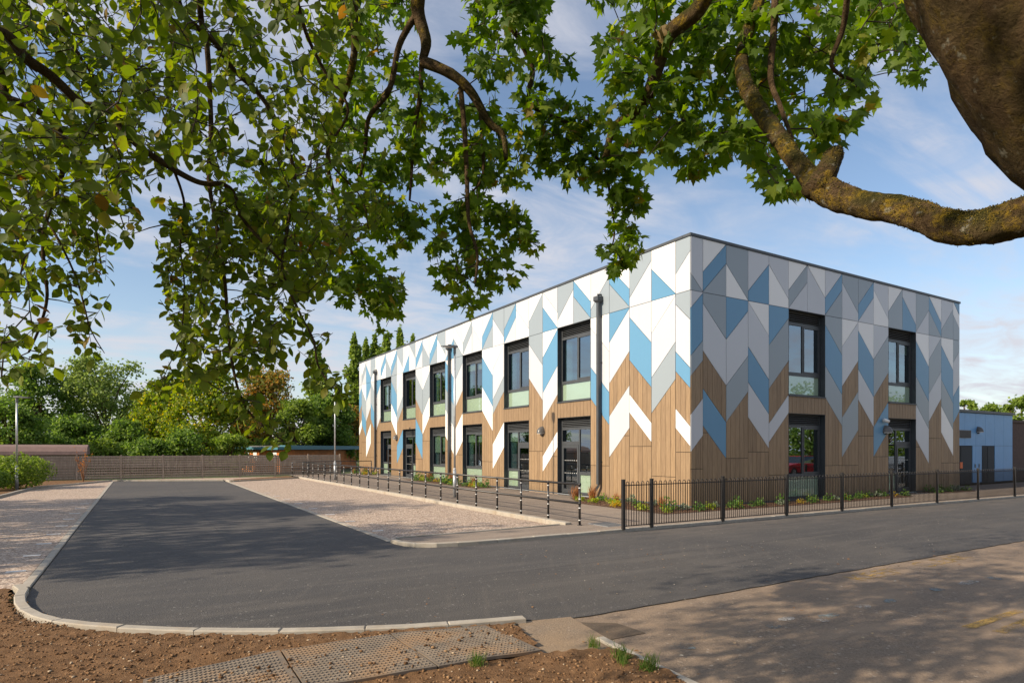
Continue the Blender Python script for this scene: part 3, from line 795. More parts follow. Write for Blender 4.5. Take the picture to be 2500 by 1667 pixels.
def window(a, b, zr, rz, style, blind=0.0, curtain=False, handle=True):
    """style: window | door_left | door_right ; local x to the right, y inwards"""
    z0, z1 = zr
    yf, yb = 0.20, 0.26                      # frame plane
    up = z0 > 2
    fr = MB()
    e = 0.075
    zl = z1 - 0.42                           # below louvre
    # outer frame
    fr.box(a + 0.002, a + e, yf, yb, z0 + .002, z1 - .012); fr.box(b - e, b - 0.002, yf, yb, z0 + .002, z1 - .012)
    fr.box(a + e, b - e, yf, yb, z1 - 0.05, z1 - .013); fr.box(a + e, b - e, yf - .005, yb, zl - 0.11, zl)
    door = style.startswith('door')
    mid = (a + b) / 2 + 0.02
    if door: mid = a + 1.28 if style == 'door_left' else b - 1.28
    zt = 0.93 + (z0 - 0.1 if up else 0.0)    # spandrel top
    if up: zt = 4.80
    panes = []; spand = []
    sash = MB()
    def leafglass(x0, x1, w0, w1, sashy):
        """opening light with its own sash"""
        t = 0.055
        sash.box(x0, x0 + t, sashy, yb - .01, w0, w1); sash.box(x1 - t, x1, sashy, yb - .01, w0, w1)
        sash.box(x0 + t, x1 - t, sashy, yb - .01, w0, w0 + t); sash.box(x0 + t, x1 - t, sashy, yb - .01, w1 - t, w1)
        panes.append((x0 + t, x1 - t, w0 + t, w1 - t))
    gt = zl - 0.11
    if not door:
        fr.box(mid - 0.035, mid + 0.035, yf, yb, zt, gt)
        fr.box(a + e, b - e, yf - .004, yb, zt - 0.0, zt + 0.13)
        fr.box(a + e, b - e, yf, yb, z0 + .003, z0 + 0.10)
        panes.append((a + e, mid - 0.035, zt + 0.13, gt)); leafglass(mid + 0.036, b - e - .001, zt + 0.131, gt - .001, yf - 0.012)
        spand.append((a + e, b - e, z0 + 0.10, zt))
    else:
        fr.box(mid - 0.04, mid + 0.04, yf, yb, z0 + .003, gt)
        sx0, sx1 = (mid + 0.04, b - e) if style == 'door_left' else (a + e, mid - 0.04)
        dx0, dx1 = (a + e, mid - 0.04) if style == 'door_left' else (mid + 0.04, b - e)
        fr.box(sx0, sx1, yf - .003, yb, 0.93, 1.05); fr.box(sx0, sx1, yf, yb, z0 + .003, 0.2)
        panes.append((sx0, sx1, 1.05, gt)); spand.append((sx0, sx1, 0.2, 0.93))
        fr.box(dx0, dx1, yf - .003, yb, 2.17, 2.33)
        panes.append((dx0, dx1, 2.33, gt))
    root = place('window', fr.mesh('window'), DARK2, rz)
    def sub(name, mb, mat):
        o = link(name, mb.mesh(name), root, mat); return o
    # reveal lining
    rv = MB(); y0 = -0.014
    rv.box(a + .001, a + 0.012, y0, yf - .001, z0 + 0.001, z1 - .014); rv.box(b - 0.012, b - .001, y0, yf - .001, z0 + .001, z1 - .014)
    rv.box(a + .001, b - .001, y0 + .002, yf - .001, z1 - 0.013, z1 - .001)
    sub('reveal', rv, DARK)
    if up:
        sub('sill', MB().box(a - 0.01, b + 0.01, -0.05, yf - .002, z0 - 0.015, z0 + 0.03), DARK2)
    lv = MB()
    n = 5; hh = (z1 - 0.05 - zl) / n
    for i in range(n):
        zc = zl + (i + 0.5) * hh
        lv.prism_y([(a + e, zc - hh * .15), (b - e, zc - hh * .15), (b - e, zc - hh * .02), (a + e, zc - hh * .02)], yf - 0.035, yf + 0.0)
        v0 = len(lv.v)
        lv.v += [(a + e, yf - .035, zc - hh * .15), (b - e, yf - .035, zc - hh * .15), (b - e, yf + .05, zc + hh * .45), (a + e, yf + .05, zc + hh * .45)]
        lv.f.append((v0, v0 + 1, v0 + 2, v0 + 3))
    sub('louvre', lv, LOUV)
    sub('louvre_back', MB().box(a + e, b - e, yb - .005, yb + .03, zl, z1 - .05), BACK)
    if sash.v: sub('sash', sash, DARK2)
    for (x0, x1, w0, w1) in panes:
        sub('pane', MB().box(x0, x1, yf + 0.028, yf + 0.034, w0, w1), GLASS)
        if blind > 0 and w1 > (2.5 if not up else 5.5):
            hb = (w1 - w0) * blind * random.uniform(0.7, 1.15)
            sub('blind', MB().box(x0 + .03, x1 - .03, yb + 0.06, yb + 0.065, w1 - hb, w1), BLIND)
    for (x0, x1, w0, w1) in spand:
        sub('spandrel_panel', MB().box(x0, x1, yf + 0.035, yf + 0.05, w0, w1), SPAND)
        sub('pane', MB().box(x0, x1, yf + 0.02, yf + 0.026, w0, w1), CLEAR)
    if curtain:
        cm = MB(); k = 14; x0 = a + e + .02; ww = 0.42
        for i in range(k):
            cm.box(x0 + ww * i / k, x0 + ww * (i + 1) / k - .001, yb + 0.11 + 0.03 * (i % 2), yb + 0.14 + 0.03 * (i % 2), z0 + 0.12, zl - 0.12)
        sub('curtain', cm, CURTAIN)
    if door:
        d = MB(); x0, x1 = dx0 + .006, dx1 - .006; t = 0.10; yd = yf - 0.014
        d.box(x0, x0 + t, yd, yb - .008, 0.115, 2.165); d.box(x1 - t, x1, yd, yb - .008, 0.115, 2.165)
        d.box(x0 + t, x1 - t, yd, yb - .008, 0.115, 0.30); d.box(x0 + t, x1 - t, yd, yb - .008, 2.05, 2.165)
        dr = place('door', d.mesh('door'), DARK2, rz)
        link('pane', MB().box(x0 + t, x1 - t, yf + .02, yf + .026, 0.30, 2.05).mesh('pane'), dr, GLASS)
        hx = x1 - 0.05 if style == 'door_left' else x0 + 0.05
        sg = -1 if style == 'door_left' else 1
        hm = MB()
        hm.box(hx - .018, hx + .018, yd - .012, yd - .001, 1.0, 1.24)
        hm.tube([(hx, yd - .012, 1.14), (hx, yd - .05, 1.14), (hx + sg * .13, yd - .055, 1.14)], .011, 8)
        link('handle', hm.mesh('handle'), dr, STEEL)
        mk = MB()
        for zc in (0.98, 1.52):
            for i in range(7):
                xx = x0 + t + (x1 - x0 - 2 * t) * (i + .5) / 7
                mk.box(xx - .018, xx + .018, yf + .017, yf + .0195, zc - .016, zc + .016)
        link('safety_dots', mk.mesh('safety_dots'), dr, WHITEP)
        link('threshold', MB().box(a + .01, b - .01, -.03, yf - .003, .062, .098).mesh('threshold'), dr, GALV)
    return root
window(*F_OPEN[0], W_UP, 0, 'window', 0.0); window(*F_OPEN[0], W_LO, 0, 'window', 0.0)
window(*F_OPEN[1], W_UP, 0, 'window', 0.25); window(*F_OPEN[1], W_LO, 0, 'door_right', 0.0)
for i, (a, b) in enumerate(S_OPEN):
    window(a, b, W_UP, ROT_SIDE, 'window', (0.0, 0.0, 0.22, 0.15, 0.0, 0.75)[i], curtain=i in (0, 1, 2, 3))
    window(a, b, W_LO, ROT_SIDE, ('door_left', 'door_right', 'window', 'window', 'door_left', 'door_right')[i], (0.0, 0.3, 0.25, 0.6, 0.3, 0.0)[i], curtain=i in (1, 2, 3))

# downpipes on the sunlit side (local x = -v)
def downpipe(v, deep=0.0):
    x = -v
    p = MB()
    p.box(x - .065, x + .065, -0.20, -0.07, 0.62, 7.74)
    p.tube([(x, -.135, .66), (x, -.135, .56), (x - .20, -.24, .26), (x - .20, -.24, .07)], .068, 4)
    o = place('downpipe', p.mesh('downpipe'), DARK2, ROT_SIDE)
    h = MB(); n = 0
    lo = [(x - .075, -.215), (x + .075, -.215), (x + .075, -.055), (x - .075, -.055)]; hi = [(x - .14, -.29), (x + .14, -.29), (x + .14, -.02), (x - .14, -.02)]
    h.v += [(q[0], q[1], 7.745) for q in lo] + [(q[0], q[1], 7.82) for q in hi] + [(q[0], q[1], 7.98) for q in hi]
    h.f += [(3, 2, 1, 0), (8, 9, 10, 11)] + [(k, (k + 1) % 4, 4 + (k + 1) % 4, 4 + k) for k in range(4)] + [(4 + k, 4 + (k + 1) % 4, 8 + (k + 1) % 4, 8 + k) for k in range(4)]
    link('hopper', h.mesh('hopper'), o, DARK2)
    link('overflow_spout', MB().tube([(x + .02, -0.012, 8.07), (x + .02, -0.2, 8.05)], .035, 10).mesh('overflow_spout'), o, DARK2)
    for z in (1.5, 3.4, 5.4, 7.2):
        link('bracket', MB().box(x - .085, x + .085, -.069, -.0125, z - .025, z + .025).mesh('bracket'), o, DARK)
for v in (4.60, 18.27, 31.4): downpipe(v)
# wall lamps: a quarter-dome bulkhead
def wall_lamp(x, z, rz, parent=school, y=-0.0125):
    mb = MB(); R = 0.19; nu, nv = 10, 8
    for i in range(nu + 1):
        th = PI * i / nu                       # left to right
        for j in range(nv + 1):
            ph = (PI / 2) * j / nv             # wall-top to tip
            mb.v.append((x - R * math.cos(th), y - .02 - 0.27 * math.sin(th) * math.sin(ph), z + 0.30 * math.sin(th) * math.cos(ph)))
    for i in range(nu):
        for j in range(nv):
            q = i * (nv + 1) + j
            mb.f.append((q, q + nv + 1, q + nv + 2, q + 1))
    o = place('wall_lamp', mb.mesh('wall_lamp', True), BRONZE, rz, parent)
    link('back_plate', MB().prism_y([(x + 0.20 * math.cos(t), z + (0.31 if math.sin(t) > 0 else .06) * math.sin(t)) for t in np.linspace(0, 2 * PI, 20)[:-1]], y - .02, y).mesh('back_plate'), o, BRONZE)
    link('diffuser', MB().prism_z([(x + .17 * math.cos(t), y - .025 + .24 * math.sin(t)) for t in np.linspace(PI, 2 * PI, 10)], z - .03, z - .002).mesh('diffuser'), o, WHITEP)
    link('junction_box', MB().box(x - .05, x + .05, y - .09, y, z - .10, z - .031).mesh('junction_box'), o, BRONZE)
    return o
wall_lamp(-8.72, 2.72, ROT_SIDE); wall_lamp(-27.1, 2.72, ROT_SIDE); wall_lamp(11.84, 2.72, 0)
o = place('security_camera', MB().tube([(11.62, -.013, 3.24), (11.62, -.10, 3.24)], .05, 10).tube([(11.56, -.10, 3.245), (11.80, -.16, 3.18)], [.07, .075], 12).mesh('security_camera', True), WHITEP, 0)
link('lens', MB().tube([(11.801, -.1605, 3.18), (11.815, -.164, 3.176)], .05, 12).mesh('lens'), o, BLACKP)

# ------------------------------------------------------------------ blue annex and brick wall beyond
annex = tag(empty('annex_building', (0, 2.0, 0)), 'low blue panelled annex with dark louvred doors beyond the school', 'building')
APAN = plain('annex_blue_panel', (0.12, 0.31, 0.57), 0.4, 0.06, 1.5)
ax = [18.5, 19.8, 21.1, 22.5, 23.85, 25.15, 26.35, 27.55, 28.75, 29.95]
MB().box(18.5, 29.95, 0.03, 8, 0.0, 4.05).build('wall', BACK, annex)
doorspan = [(22.3, 24.75), (25.9, 27.55)]
for i in range(len(ax) - 1):
    MB().box(ax[i] + .008, ax[i + 1] - .008, -0.01, 0.025, 2.20, 4.03).build('panel', APAN, annex)
    xa, xb = ax[i], ax[i + 1]
xlo = [(18.5, 20.4), (20.4, 22.3), (24.75, 25.15), (25.15, 25.9), (27.55, 28.75), (28.75, 29.95)]
for xa, xb in xlo: MB().box(xa + .008, xb - .008, -0.01, 0.025, 0.10, 2.19).build('panel', APAN, annex)
MB().box(18.5, 30.1, -0.10, 8.05, 4.06, 4.2).build('roof_edge', DARK2, annex)
for xa, xb in doorspan:
    dm = MB().box(xa + .03, xb - .03, 0.0, 0.028, 0.05, 2.15)
    d = dm.build('door', LOUVD, annex)
    lv = MB()
    xm = xa + (xb - xa) * 0.42
    for k in range(26): lv.box(xa + .12, xm, -.018, -.001, 0.2 + k * .072, 0.24 + k * .072)
    link('louvre', lv.mesh('louvre'), d, LOUVD)
    link('frame', MB().box(xm + .04, xm + .14, -.02, -.001, .06, 2.14).mesh('frame'), d, LOUVD)
NOTICE = plain('orange_notice', (0.75, 0.16, 0.04), 0.6)
MB().box(23.25, 23.55, -.03, -.0205, 0.93, 1.28).build('notice', NOTICE, annex)
lv = MB().box(23.1, 24.5, -.05, -.012, 2.62, 3.06)
g_ = lv.build('vent_grille', plain('vent_grey', (0.16, 0.15, 0.14), 0.6), annex)
for k in range(6): link('slat', MB().box(23.16, 24.44, -.065, -.0505, 2.66 + k * .063, 2.69 + k * .063).mesh('slat'), g_, BACK)
wall_lamp(25.4, 2.98, 0, annex, -0.0105)
for x in (25.02, 25.5): MB().box(x, x + .1, -.03, -.0105, .95, 1.15).build('key_box', DARK, annex)
bw = tag(empty('brick_wall', (0, 0, 0)), 'dark brown brick wall right of the blue annex', 'wall')
m = Mat('dark_brick'); br = m.n('ShaderNodeTexBrick'); m.l(m.coord('Object', (1, 1, 1), (PI / 2, 0, 0)), br.inputs['Vector'])
br.inputs['Color1'].default_value = (0.085, 0.05, 0.038, 1); br.inputs['Color2'].default_value = (0.13, 0.08, 0.062, 1); br.inputs['Mortar'].default_value = (0.07, 0.06, 0.055, 1); br.inputs['Scale'].default_value = 4.4
m.color(br.outputs[0]); m.set(Roughness=0.9)
MB().box(29.97, 75, 2.3, 2.7, 0, 3.65).build('wall', m.m, bw)
MB().box(29.97, 75, 2.23, 2.77, 3.655, 3.8).build('coping', plain('brick_coping', (0.10, 0.07, 0.055), 0.9, 0.2), bw)

# ------------------------------------------------------------------ guard rail along the footpath
rail = tag(empty('guard_rail', (-6.12 + 0.16, 0, 0)), 'black tubular guard rail with white bands and wire mesh beside the gravel bay', 'railing')
pv = [-1.80 + 1.412 * k for k in range(23)]
pm = MB().tube([(0, 0, 0.05), (0, 0, 1.10)], .03, 10).mesh('post', True); pm.materials.append(BLACKP)
band = MB().tube([(0, 0, -.012), (0, 0, .012)], .0325, 10).mesh('band', True); band.materials.append(WHITEP)
def bands(p):
    for z in (.19, .50, .73, 1.01): link('band', band, p).location = (0, 0, z)
joint = MB().tube([(0, 0, 1.06), (0, 0, 1.135)], .040, 10).tube([(0, 0, .585), (0, 0, .655)], .039, 10).tube([(0, 0, .058), (0, 0, .075)], .06, 10).mesh('clamp', True); joint.materials.append(BLACKP)
for v in pv:
    p = link('post', pm, rail); p.location = (0, v, 0)
    bands(p); link('clamp', joint, p)
MB().tube([(0, pv[0], 1.10), (0, pv[-1], 1.10)], .031, 10).build('top_rail', BLACKP, rail, True)
MB().tube([(0, pv[0], .62), (0, pv[-1], .62)], .029, 10).build('middle_rail', BLACKP, rail, True)
for i in range(len(pv) - 1):
    mb = MB(); a, b = pv[i] + .05, pv[i + 1] - .05
    n = 26 if i < 8 else 13
    for k in range(n + 1):
        y = a + (b - a) * k / n; mb.box(-.0015, .0015, y - .0016, y + .0016, .12, 1.06)
    for k in range(7):
        z = .14 + .15 * k; mb.box(.0016, .0046, a, b, z - .0016, z + .0016)
    mb.build('mesh_panel', BLACKP, rail)
rail2 = tag(empty('guard_rail', (0, 30.6, 0)), 'short black guard rail across the far end of the footpath', 'railing')
for u in np.linspace(-6.4, -0.7, 6):
    p = link('post', pm, rail2); p.location = (u, 0, 0.0); bands(p)
MB().tube([(-6.4, 0, 1.10), (-.7, 0, 1.12)], .027, 10).build('top_rail', BLACKP, rail2, True)
MB().tube([(-6.4, 0, .62), (-.7, 0, .63)], .025, 10).build('middle_rail', BLACKP, rail2, True)

# ------------------------------------------------------------------ hooped fence
fence = tag(empty('hooped_fence', (0, 0, 0)), 'black bow topped metal fence along the footpath kerb', 'fence')
fu = [-5.6, -4.69, -2.12, .58, 3.32, 6.14, 9.05, 12.05, 15.1, 18.2, 21.3, 24.5, 27.8, 31.2, 34.6]
def fv(u): return -3.18 - 0.012 * (u + 5.6) + (-0.0 if u < 5 else -0.012 * (u - 5))
fv_ = lambda u: fv(u) + 0.13
PZ = 0.06
pmesh = MB().box(-.035, .035, -.035, .035, PZ, 1.26).box(-.038, .038, -.038, .038, 1.2605, 1.272).mesh('post'); pmesh.materials.append(BLACKP)
wv = 0.0825
hp = [(-wv / 2, 0, PZ + .07)] + [(-wv / 2, 0, 1.17)] + [(-wv / 2 * math.cos(t), 0, 1.17 + wv / 2 * math.sin(t)) for t in np.linspace(0, PI, 7)[1:-1]] + [(wv / 2, 0, 1.17), (wv / 2, 0, PZ + .07)]
hoop = MB().tube(hp, .0095, 6).mesh('hoop', True); hoop.materials.append(BLACKP)
hoop_n = 0
for i, u in enumerate(fu):
    p = link('post', pmesh, fence); p.location = (u, fv_(u), 0)
    if i == len(fu) - 1: break
    u2 = fu[i + 1]; L = u2 - u - 0.1; n = max(2, round(L / (2 * wv)))
    ang = math.atan2(fv_(u2) - fv_(u), u2 - u)
    for k in range(n):
        t = (0.05 + L * (k + .5) / n) / (u2 - u)
        h = link('hoop', hoop, fence); h.location = (u + (u2 - u) * t, fv_(u) + (fv_(u2) - fv_(u)) * t, 0)
        h.rotation_euler = (0, 0, ang); h.scale = (L / n / (2 * wv), 1, 1); hoop_n += 1
    for z in (1.125, PZ + .085):
        mb = MB().tube([(u + .036, fv_(u), z), (u2 - .036, fv_(u2), z)], .012, 4)
        mb.build('cross_rail', BLACKP, fence)

# ------------------------------------------------------------------ street lamps
def street_lamp(loc, h, toward, label, low=1.1):
    root = tag(empty('street_lamp', loc, toward), label, 'street lamp', 'slim steel car park lamps')
    MB().tube([(0, 0, 0), (0, 0, low)], .072, 14).tube([(0, 0, low), (0, 0, low + .08)], [.072, .045], 14).tube([(0, 0, low + .08), (0, 0, h)], [.045, .038], 14).build('pole', GALV, root, True)
    MB().box(-.02, .02, -.078, -.07, .35, .85).build('access_door', GALV, root)
    hd = MB()
    hd.tube([(0, 0, h - .22), (0, 0, h + .06)], .055, 12)
    st = [(-.10, .11, .07), (.1, .125, .085), (.3, .12, .055), (.52, .09, .03), (.62, .05, .015)]
    n0 = len(hd.v)
    for x, w, t in st:
        hd.v += [(x, -w, h + .03), (x, w, h + .03), (x, w * .9, h + .03 + t), (x, -w * .9, h + .03 + t)]
    for i in range(len(st) - 1):
        for k in range(4):
            k2 = (k + 1) % 4
            hd.f.append((n0 + i * 4 + k, n0 + i * 4 + k2, n0 + i * 4 + 4 + k2, n0 + i * 4 + 4 + k))
    hd.f += [(n0 + 3, n0 + 2, n0 + 1, n0), tuple(n0 + 4 * (len(st) - 1) + k for k in range(4))]
    o = hd.build('lamp_head', plain('lamp_head_grey', (0.16, 0.165, 0.17), 0.4), root)
    link('lens', MB().box(.12, .48, -.075, .075, h + .02, h + .029).mesh('lens'), o, WHITEP)
street_lamp((-4.69, 8.11, 0.06), 6.0, PI, 'tall galvanised lamp post on the footpath in front of the sunlit facade')
street_lamp((-4.96, 24.9, 0.06), 6.0, PI, 'galvanised lamp post on the footpath near the far railing end')
street_lamp((-20.7, 23.9, 0.03), 4.45, -0.35, 'galvanised lamp post beside the leafy shrub on the left')

# ------------------------------------------------------------------ timber fence, shed, cabin
m = Mat('grey_weathered_wood'); o = m.n('ShaderNodeObjectInfo'); co = m.coord('World')
c = m.ramp(m.noise(m.coord('World', (6, 6, 0.6)), 3, 6), [(0.3, (0.26, 0.21, 0.165)), (0.7, (0.46, 0.385, 0.31))])
m.color(m.mix(m.math('MULTIPLY', o.outputs['Random'], 0.3), c, (0.22, 0.175, 0.14))); m.set(Roughness=0.9)
GREYW = m.m
tf = tag(empty('timber_fence', (0, 33.7, 0)), 'long weathered timber slat fence closing the car park', 'fence')
fxs = np.arange(-31, 0.01, 2.4)
for i, u in enumerate(fxs):
    MB().box(u - .05, u + .05, -.06, .04, -.1, 1.62).build('post', GREYW, tf)
    if i == len(fxs) - 1: break
    a, b = u + .051, min(u + 2.349, 0)
    for k in range(9):
        z = 0.10 + k * .165
        t = random.uniform(-.006, .006)
        MB().box(a, b, -.012 + t, .008 + t, z, z + (.135 if k > 3 else .10)).build('slat', GREYW, tf)
    mb = MB()
    x = a + .04
    while x < b - .08:
        mb.box(x, x + .075, .05, .068, .04, 1.5 + random.uniform(-.02, .02)); x += .135
    pp = mb.build('pickets', GREYW, tf)
shed = tag(empty('garden_shed', (-21.2, 37.5, 0)), 'brown shed with curved felt roof behind the timber fence', 'shed')
MB().box(-2.6, 2.4, -1.3, 1.5, -.05, 1.75).build('wall', GREYW, shed)
FELT = plain('brown_roof_felt', (0.21, 0.135, 0.115), 0.95, 0.12, 3, 0.3)
prof = [(-1.55, 1.62), (-1.45, 1.85), (-1.0, 2.15), (-.3, 2.3), (.3, 2.3), (1.0, 2.15), (1.5, 1.9), (1.7, 1.62)]
mb = MB(); n = len(prof)
mb.v += [(-2.8, y, z) for y, z in prof] + [(2.6, y, z) for y, z in prof]
for k in range(n - 1): mb.f.append((k, n + k, n + k + 1, k + 1))
mb.f += [tuple(range(n)), tuple(range(2 * n - 1, n - 1, -1))]
mb.build('roof', FELT, shed)
cab = tag(empty('timber_cabin', (0, 0, 0)), 'low orange timber cabin with teal roof edge behind the fence', 'cabin')
ORW = plain('orange_cedar', (0.60, 0.19, 0.04), 0.7, 0.2, 2)
TEAL = plain('teal_fascia', (0.06, 0.19, 0.24), 0.5, 0.08)
c0 = at(590, 1096, 56); c1 = at(685, 1096, 52); c2 = at(870, 1096, 66)
c0.z = c1.z = c2.z = 0
def wallseg(p, q, z0, z1, name, mat, parent, t=.1, off=0.0):
    d = (q - p).normalized(); nrm = Vector((-d.y, d.x, 0))
    P = [p - nrm * off, q - nrm * off, q + nrm * t, p + nrm * t]
    return MB().prism_z([(v.x, v.y) for v in P], z0, z1).build(name, mat, parent)
def boards(p, q, z0, z1, n):
    d = (q - p) / n
    for k in range(n):
        wallseg(p + d * (k + .04), p + d * (k + .96), z0, z1, 'board', ORW, cab, .1)
boards(c0, c1, 0, 1.93, 14); boards(c1, c2, 0, 1.93, 46)
wallseg(c0 - (c1 - c0).normalized() * .4, c1 + (c1 - c0).normalized() * .3, 1.95, 2.2, 'fascia', TEAL, cab, .1, .45)
wallseg(c1, c2 + (c2 - c1).normalized() * .6, 1.96, 2.33, 'fascia', TEAL, cab, .1, .45)
c3 = c0 + (c2 - c1)
MB().prism_z([(v.x, v.y) for v in (c0, c1, c2, c3)], 2.2, 2.3).build('roof', plain('grey_felt', (0.12, 0.115, 0.11), 0.9), cab)
for t in (.12, .32, .82):
    p = c0.lerp(c1, t); q = c0.lerp(c1, t + .09)
    w_ = wallseg(p, q, 0.9, 1.75, 'window', WHITEP, cab, .05, .03)

# ------------------------------------------------------------------ small ground things
WHITEPAINT = plain('worn_white_marker', (0.68, 0.67, 0.64), 0.7, 0.12, 12)
mk = MB().box(-.13, .13, -.045, .045, 0, .014).mesh('bay_marker'); mk.materials.append(WHITEPAINT)
names = ['nearest', 'second', 'third', 'fourth', 'fifth', 'sixth', 'seventh', 'eighth', 'ninth']
for i, v in enumerate([-1.6, .15, 1.85, 3.55, 5.35, 7.2, 9.0, 11, 13]):
    o = link('bay_marker', mk); o.location = (-17.30, v, .003)
    tag(o, names[i] + ' white bay marker along the left gravel edge, counting from the camera', 'bay marker', 'white parking bay markers')
for i, v in enumerate([.2, 2.5, 4.6, 6.75, 9.0, 11.1, 13.2, 15.4]):
    o = link('bay_marker', mk); o.location = (-10.60, v, .003)
    tag(o, names[i] + ' white bay marker along the right gravel edge, counting from the camera', 'bay marker', 'white parking bay markers')
dc = tag(empty('drain_cover', (-5.25, -2.05, .061)), 'grey metal drain cover in the footpath by the fence end', 'drain cover')
MB().box(-.33, .33, -.40, .40, 0, .006).build('frame', GALV, dc)
MB().box(-.29, .29, -.36, .36, .0065, .012).build('lid', plain('cover_iron', (0.10, 0.105, 0.11), .6, .2, 20, .3), dc)
# ribbed rubber mats
m = Mat('ribbed_rubber'); co = m.coord('World')
c = m.ramp(m.noise(co, 5, 7, .65), [(.3, (0.125, 0.100, 0.076)), (.7, (0.21, 0.168, 0.126))])
m.color(m.mix(m.mrange(m.noise(co, 1.8, 5), .46, .62, 0, .85), c, (0.235, 0.150, 0.085))); m.set(Roughness=.85)
MATM = m.m
def mat_panel(c0, c1, c2, c3, label):
    """corners: back-left, back-right, front-right, front-left"""
    root = tag(empty('ground_mat', ((c0[0] + c2[0]) / 2, (c0[1] + c2[1]) / 2, 0)), label, 'ground mat', 'ribbed ground protection mats')
    ox, oy = root.location.x, root.location.y
    A, B, Cc, D = [np.array(c) - np.array((ox, oy)) for c in (c0, c1, c2, c3)]
    def bil(s, t): return (A * (1 - s) + B * s) * (1 - t) + (D * (1 - s) + Cc * s) * t
    def zz(s, t):
        p = bil(s, t); return .058 + .016 * mnoise.noise(((p[0] + ox) * 1.6, (p[1] + oy) * 1.6, 7))
    N = 14; V = []; F = []
    for i in range(N + 1):
        for j in range(N + 1):
            p = bil(i / N, j / N); V.append((p[0], p[1], zz(i / N, j / N)))
    top = len(V)
    V += [(a, b, c - .028) for a, b, c in V]
    for i in range(N):
        for j in range(N):
            q = i * (N + 1) + j
            F.append((q, q + 1, q + N + 2, q + N + 1)); F.append((top + q, top + q + N + 1, top + q + N + 2, top + q + 1))
    for k in range(N):
        for q0, q1 in ((k, k + 1), ((k + 1) + N * (N + 1), k + N * (N + 1)), ((k + 1) * (N + 1), k * (N + 1)), (k * (N + 1) + N, (k + 1) * (N + 1) + N)):
            F.append((q0, top + q0, top + q1, q1))
    mb = MB(); mb.v = V; mb.f = F; mb.build('sheet', MATM, root)
    # zigzag ribs
    rb = MB(); w = np.linalg.norm(B - A); L = np.linalg.norm(D - A)
    nr = int(w / .036); ns = int(L / .03)
    for r in range(1, nr):
        for k in range(1, ns - 1):
            off = .011 * (1 if (k % 2) else -1); off2 = -off
            s0 = (r * .036 + off) / w; s1 = (r * .036 + off2) / w; t0 = k / ns; t1 = (k + 1) / ns
            if not (0.01 < min(s0, s1) and max(s0, s1) < .99): continue
            h = .008 / w
            p = [bil(s0 - h, t0), bil(s0 + h, t0), bil(s1 + h, t1), bil(s1 - h, t1)]
            za, zb = zz(s0, t0), zz(s1, t1)
            n = len(rb.v)
            rb.v += [(p[0][0], p[0][1], za + .0005), (p[0][0] * .5 + p[1][0] * .5, p[0][1] * .5 + p[1][1] * .5, za + .006), (p[1][0], p[1][1], za + .0005),
                     (p[3][0], p[3][1], zb + .0005), (p[3][0] * .5 + p[2][0] * .5, p[3][1] * .5 + p[2][1] * .5, zb + .006), (p[2][0], p[2][1], zb + .0005)]
            rb.f += [(n, n + 3, n + 4, n + 1), (n + 1, n + 4, n + 5, n + 2)]
    o = rb.build('tread', MATM, root); o['kind'] = 'stuff'
mat_panel((-13.30, -8.12), (-12.30, -8.37), (-12.24, -9.40), (-13.28, -9.30), 'nearest ribbed ground mat to the buff slab')
mat_panel((-14.40, -8.10), (-13.32, -8.12), (-13.30, -9.30), (-14.42, -9.20), 'middle ribbed ground mat half buried in soil')
mat_panel((-15.55, -8.30), (-14.42, -8.10), (-14.44, -9.20), (-15.6, -9.15), 'ribbed ground mat at the bottom edge of the photo, leftmost')
# faded paint on the old tarmac
def paint_mat(name, c, wear):
    m = Mat(name); co = m.coord('World')
    tr = m.n('ShaderNodeBsdfTransparent'); mx = m.n('ShaderNodeMixShader')
    k = m.mrange(m.math('ADD', m.math('MULTIPLY', m.noise(co, 26, 5, .7), .6), m.math('MULTIPLY', m.noise(co, 4, 4), .4)), wear - .06, wear + .06)
    m.color(m.ramp(m.noise(co, 9, 5), [(.3, tuple(x * .8 for x in c)), (.7, c)])); m.set(Roughness=.8)
    m.l(k, mx.inputs[0]); m.l(tr.outputs[0], mx.inputs[1]); m.l(m.b.outputs[0], mx.inputs[2]); m.l(mx.outputs[0], m.out.inputs[0])
    return m.m
YP = paint_mat('worn_yellow_paint', (0.42, 0.26, 0.06), .50); WP = paint_mat('worn_white_paint', (0.46, 0.42, 0.37), .51); BP = paint_mat('worn_blue_paint', (0.20, 0.23, 0.23), .52)
def text_obj(name, body, size, loc, rz, mat, label, sx=1.0):
    cu = bpy.data.curves.new(name, 'FONT'); cu.body = body; cu.size = size
    tmp = bpy.data.objects.new(name, cu); COL.objects.link(tmp)
    dg = bpy.context.evaluated_depsgraph_get(); me = bpy.data.meshes.new_from_object(tmp.evaluated_get(dg))
    bpy.data.objects.remove(tmp); me.materials.clear(); me.materials.append(mat)
    o = link(name, me); o.location = loc; o.rotation_euler = (0, 0, rz); o.scale = (sx, 1, 1)
    return tag(o, label, 'road marking')
text_obj('painted_word', 'KEEP', .50, (-6.15, -9.10, -.006), 0.02, YP, 'faded yellow painted word at the left along the old tarmac edge', 1.28)
text_obj('painted_word', 'CLEAR', .50, (-4.10, -9.06, -.006), 0.02, YP, 'faded yellow painted word further right along the old tarmac edge', 1.2)
def paint(pts, mat, label, z=-.006): 
    o = sheet('paint_mark', pts, z, mat, label, 'road marking', 'thing'); return o
def blob(cx, cy, rx, ry, n=9): return [(cx + rx * math.cos(t) * random.uniform(.7, 1.1), cy + ry * math.sin(t) * random.uniform(.7, 1.1)) for t in np.linspace(0, 2 * PI, n + 1)[:-1]]
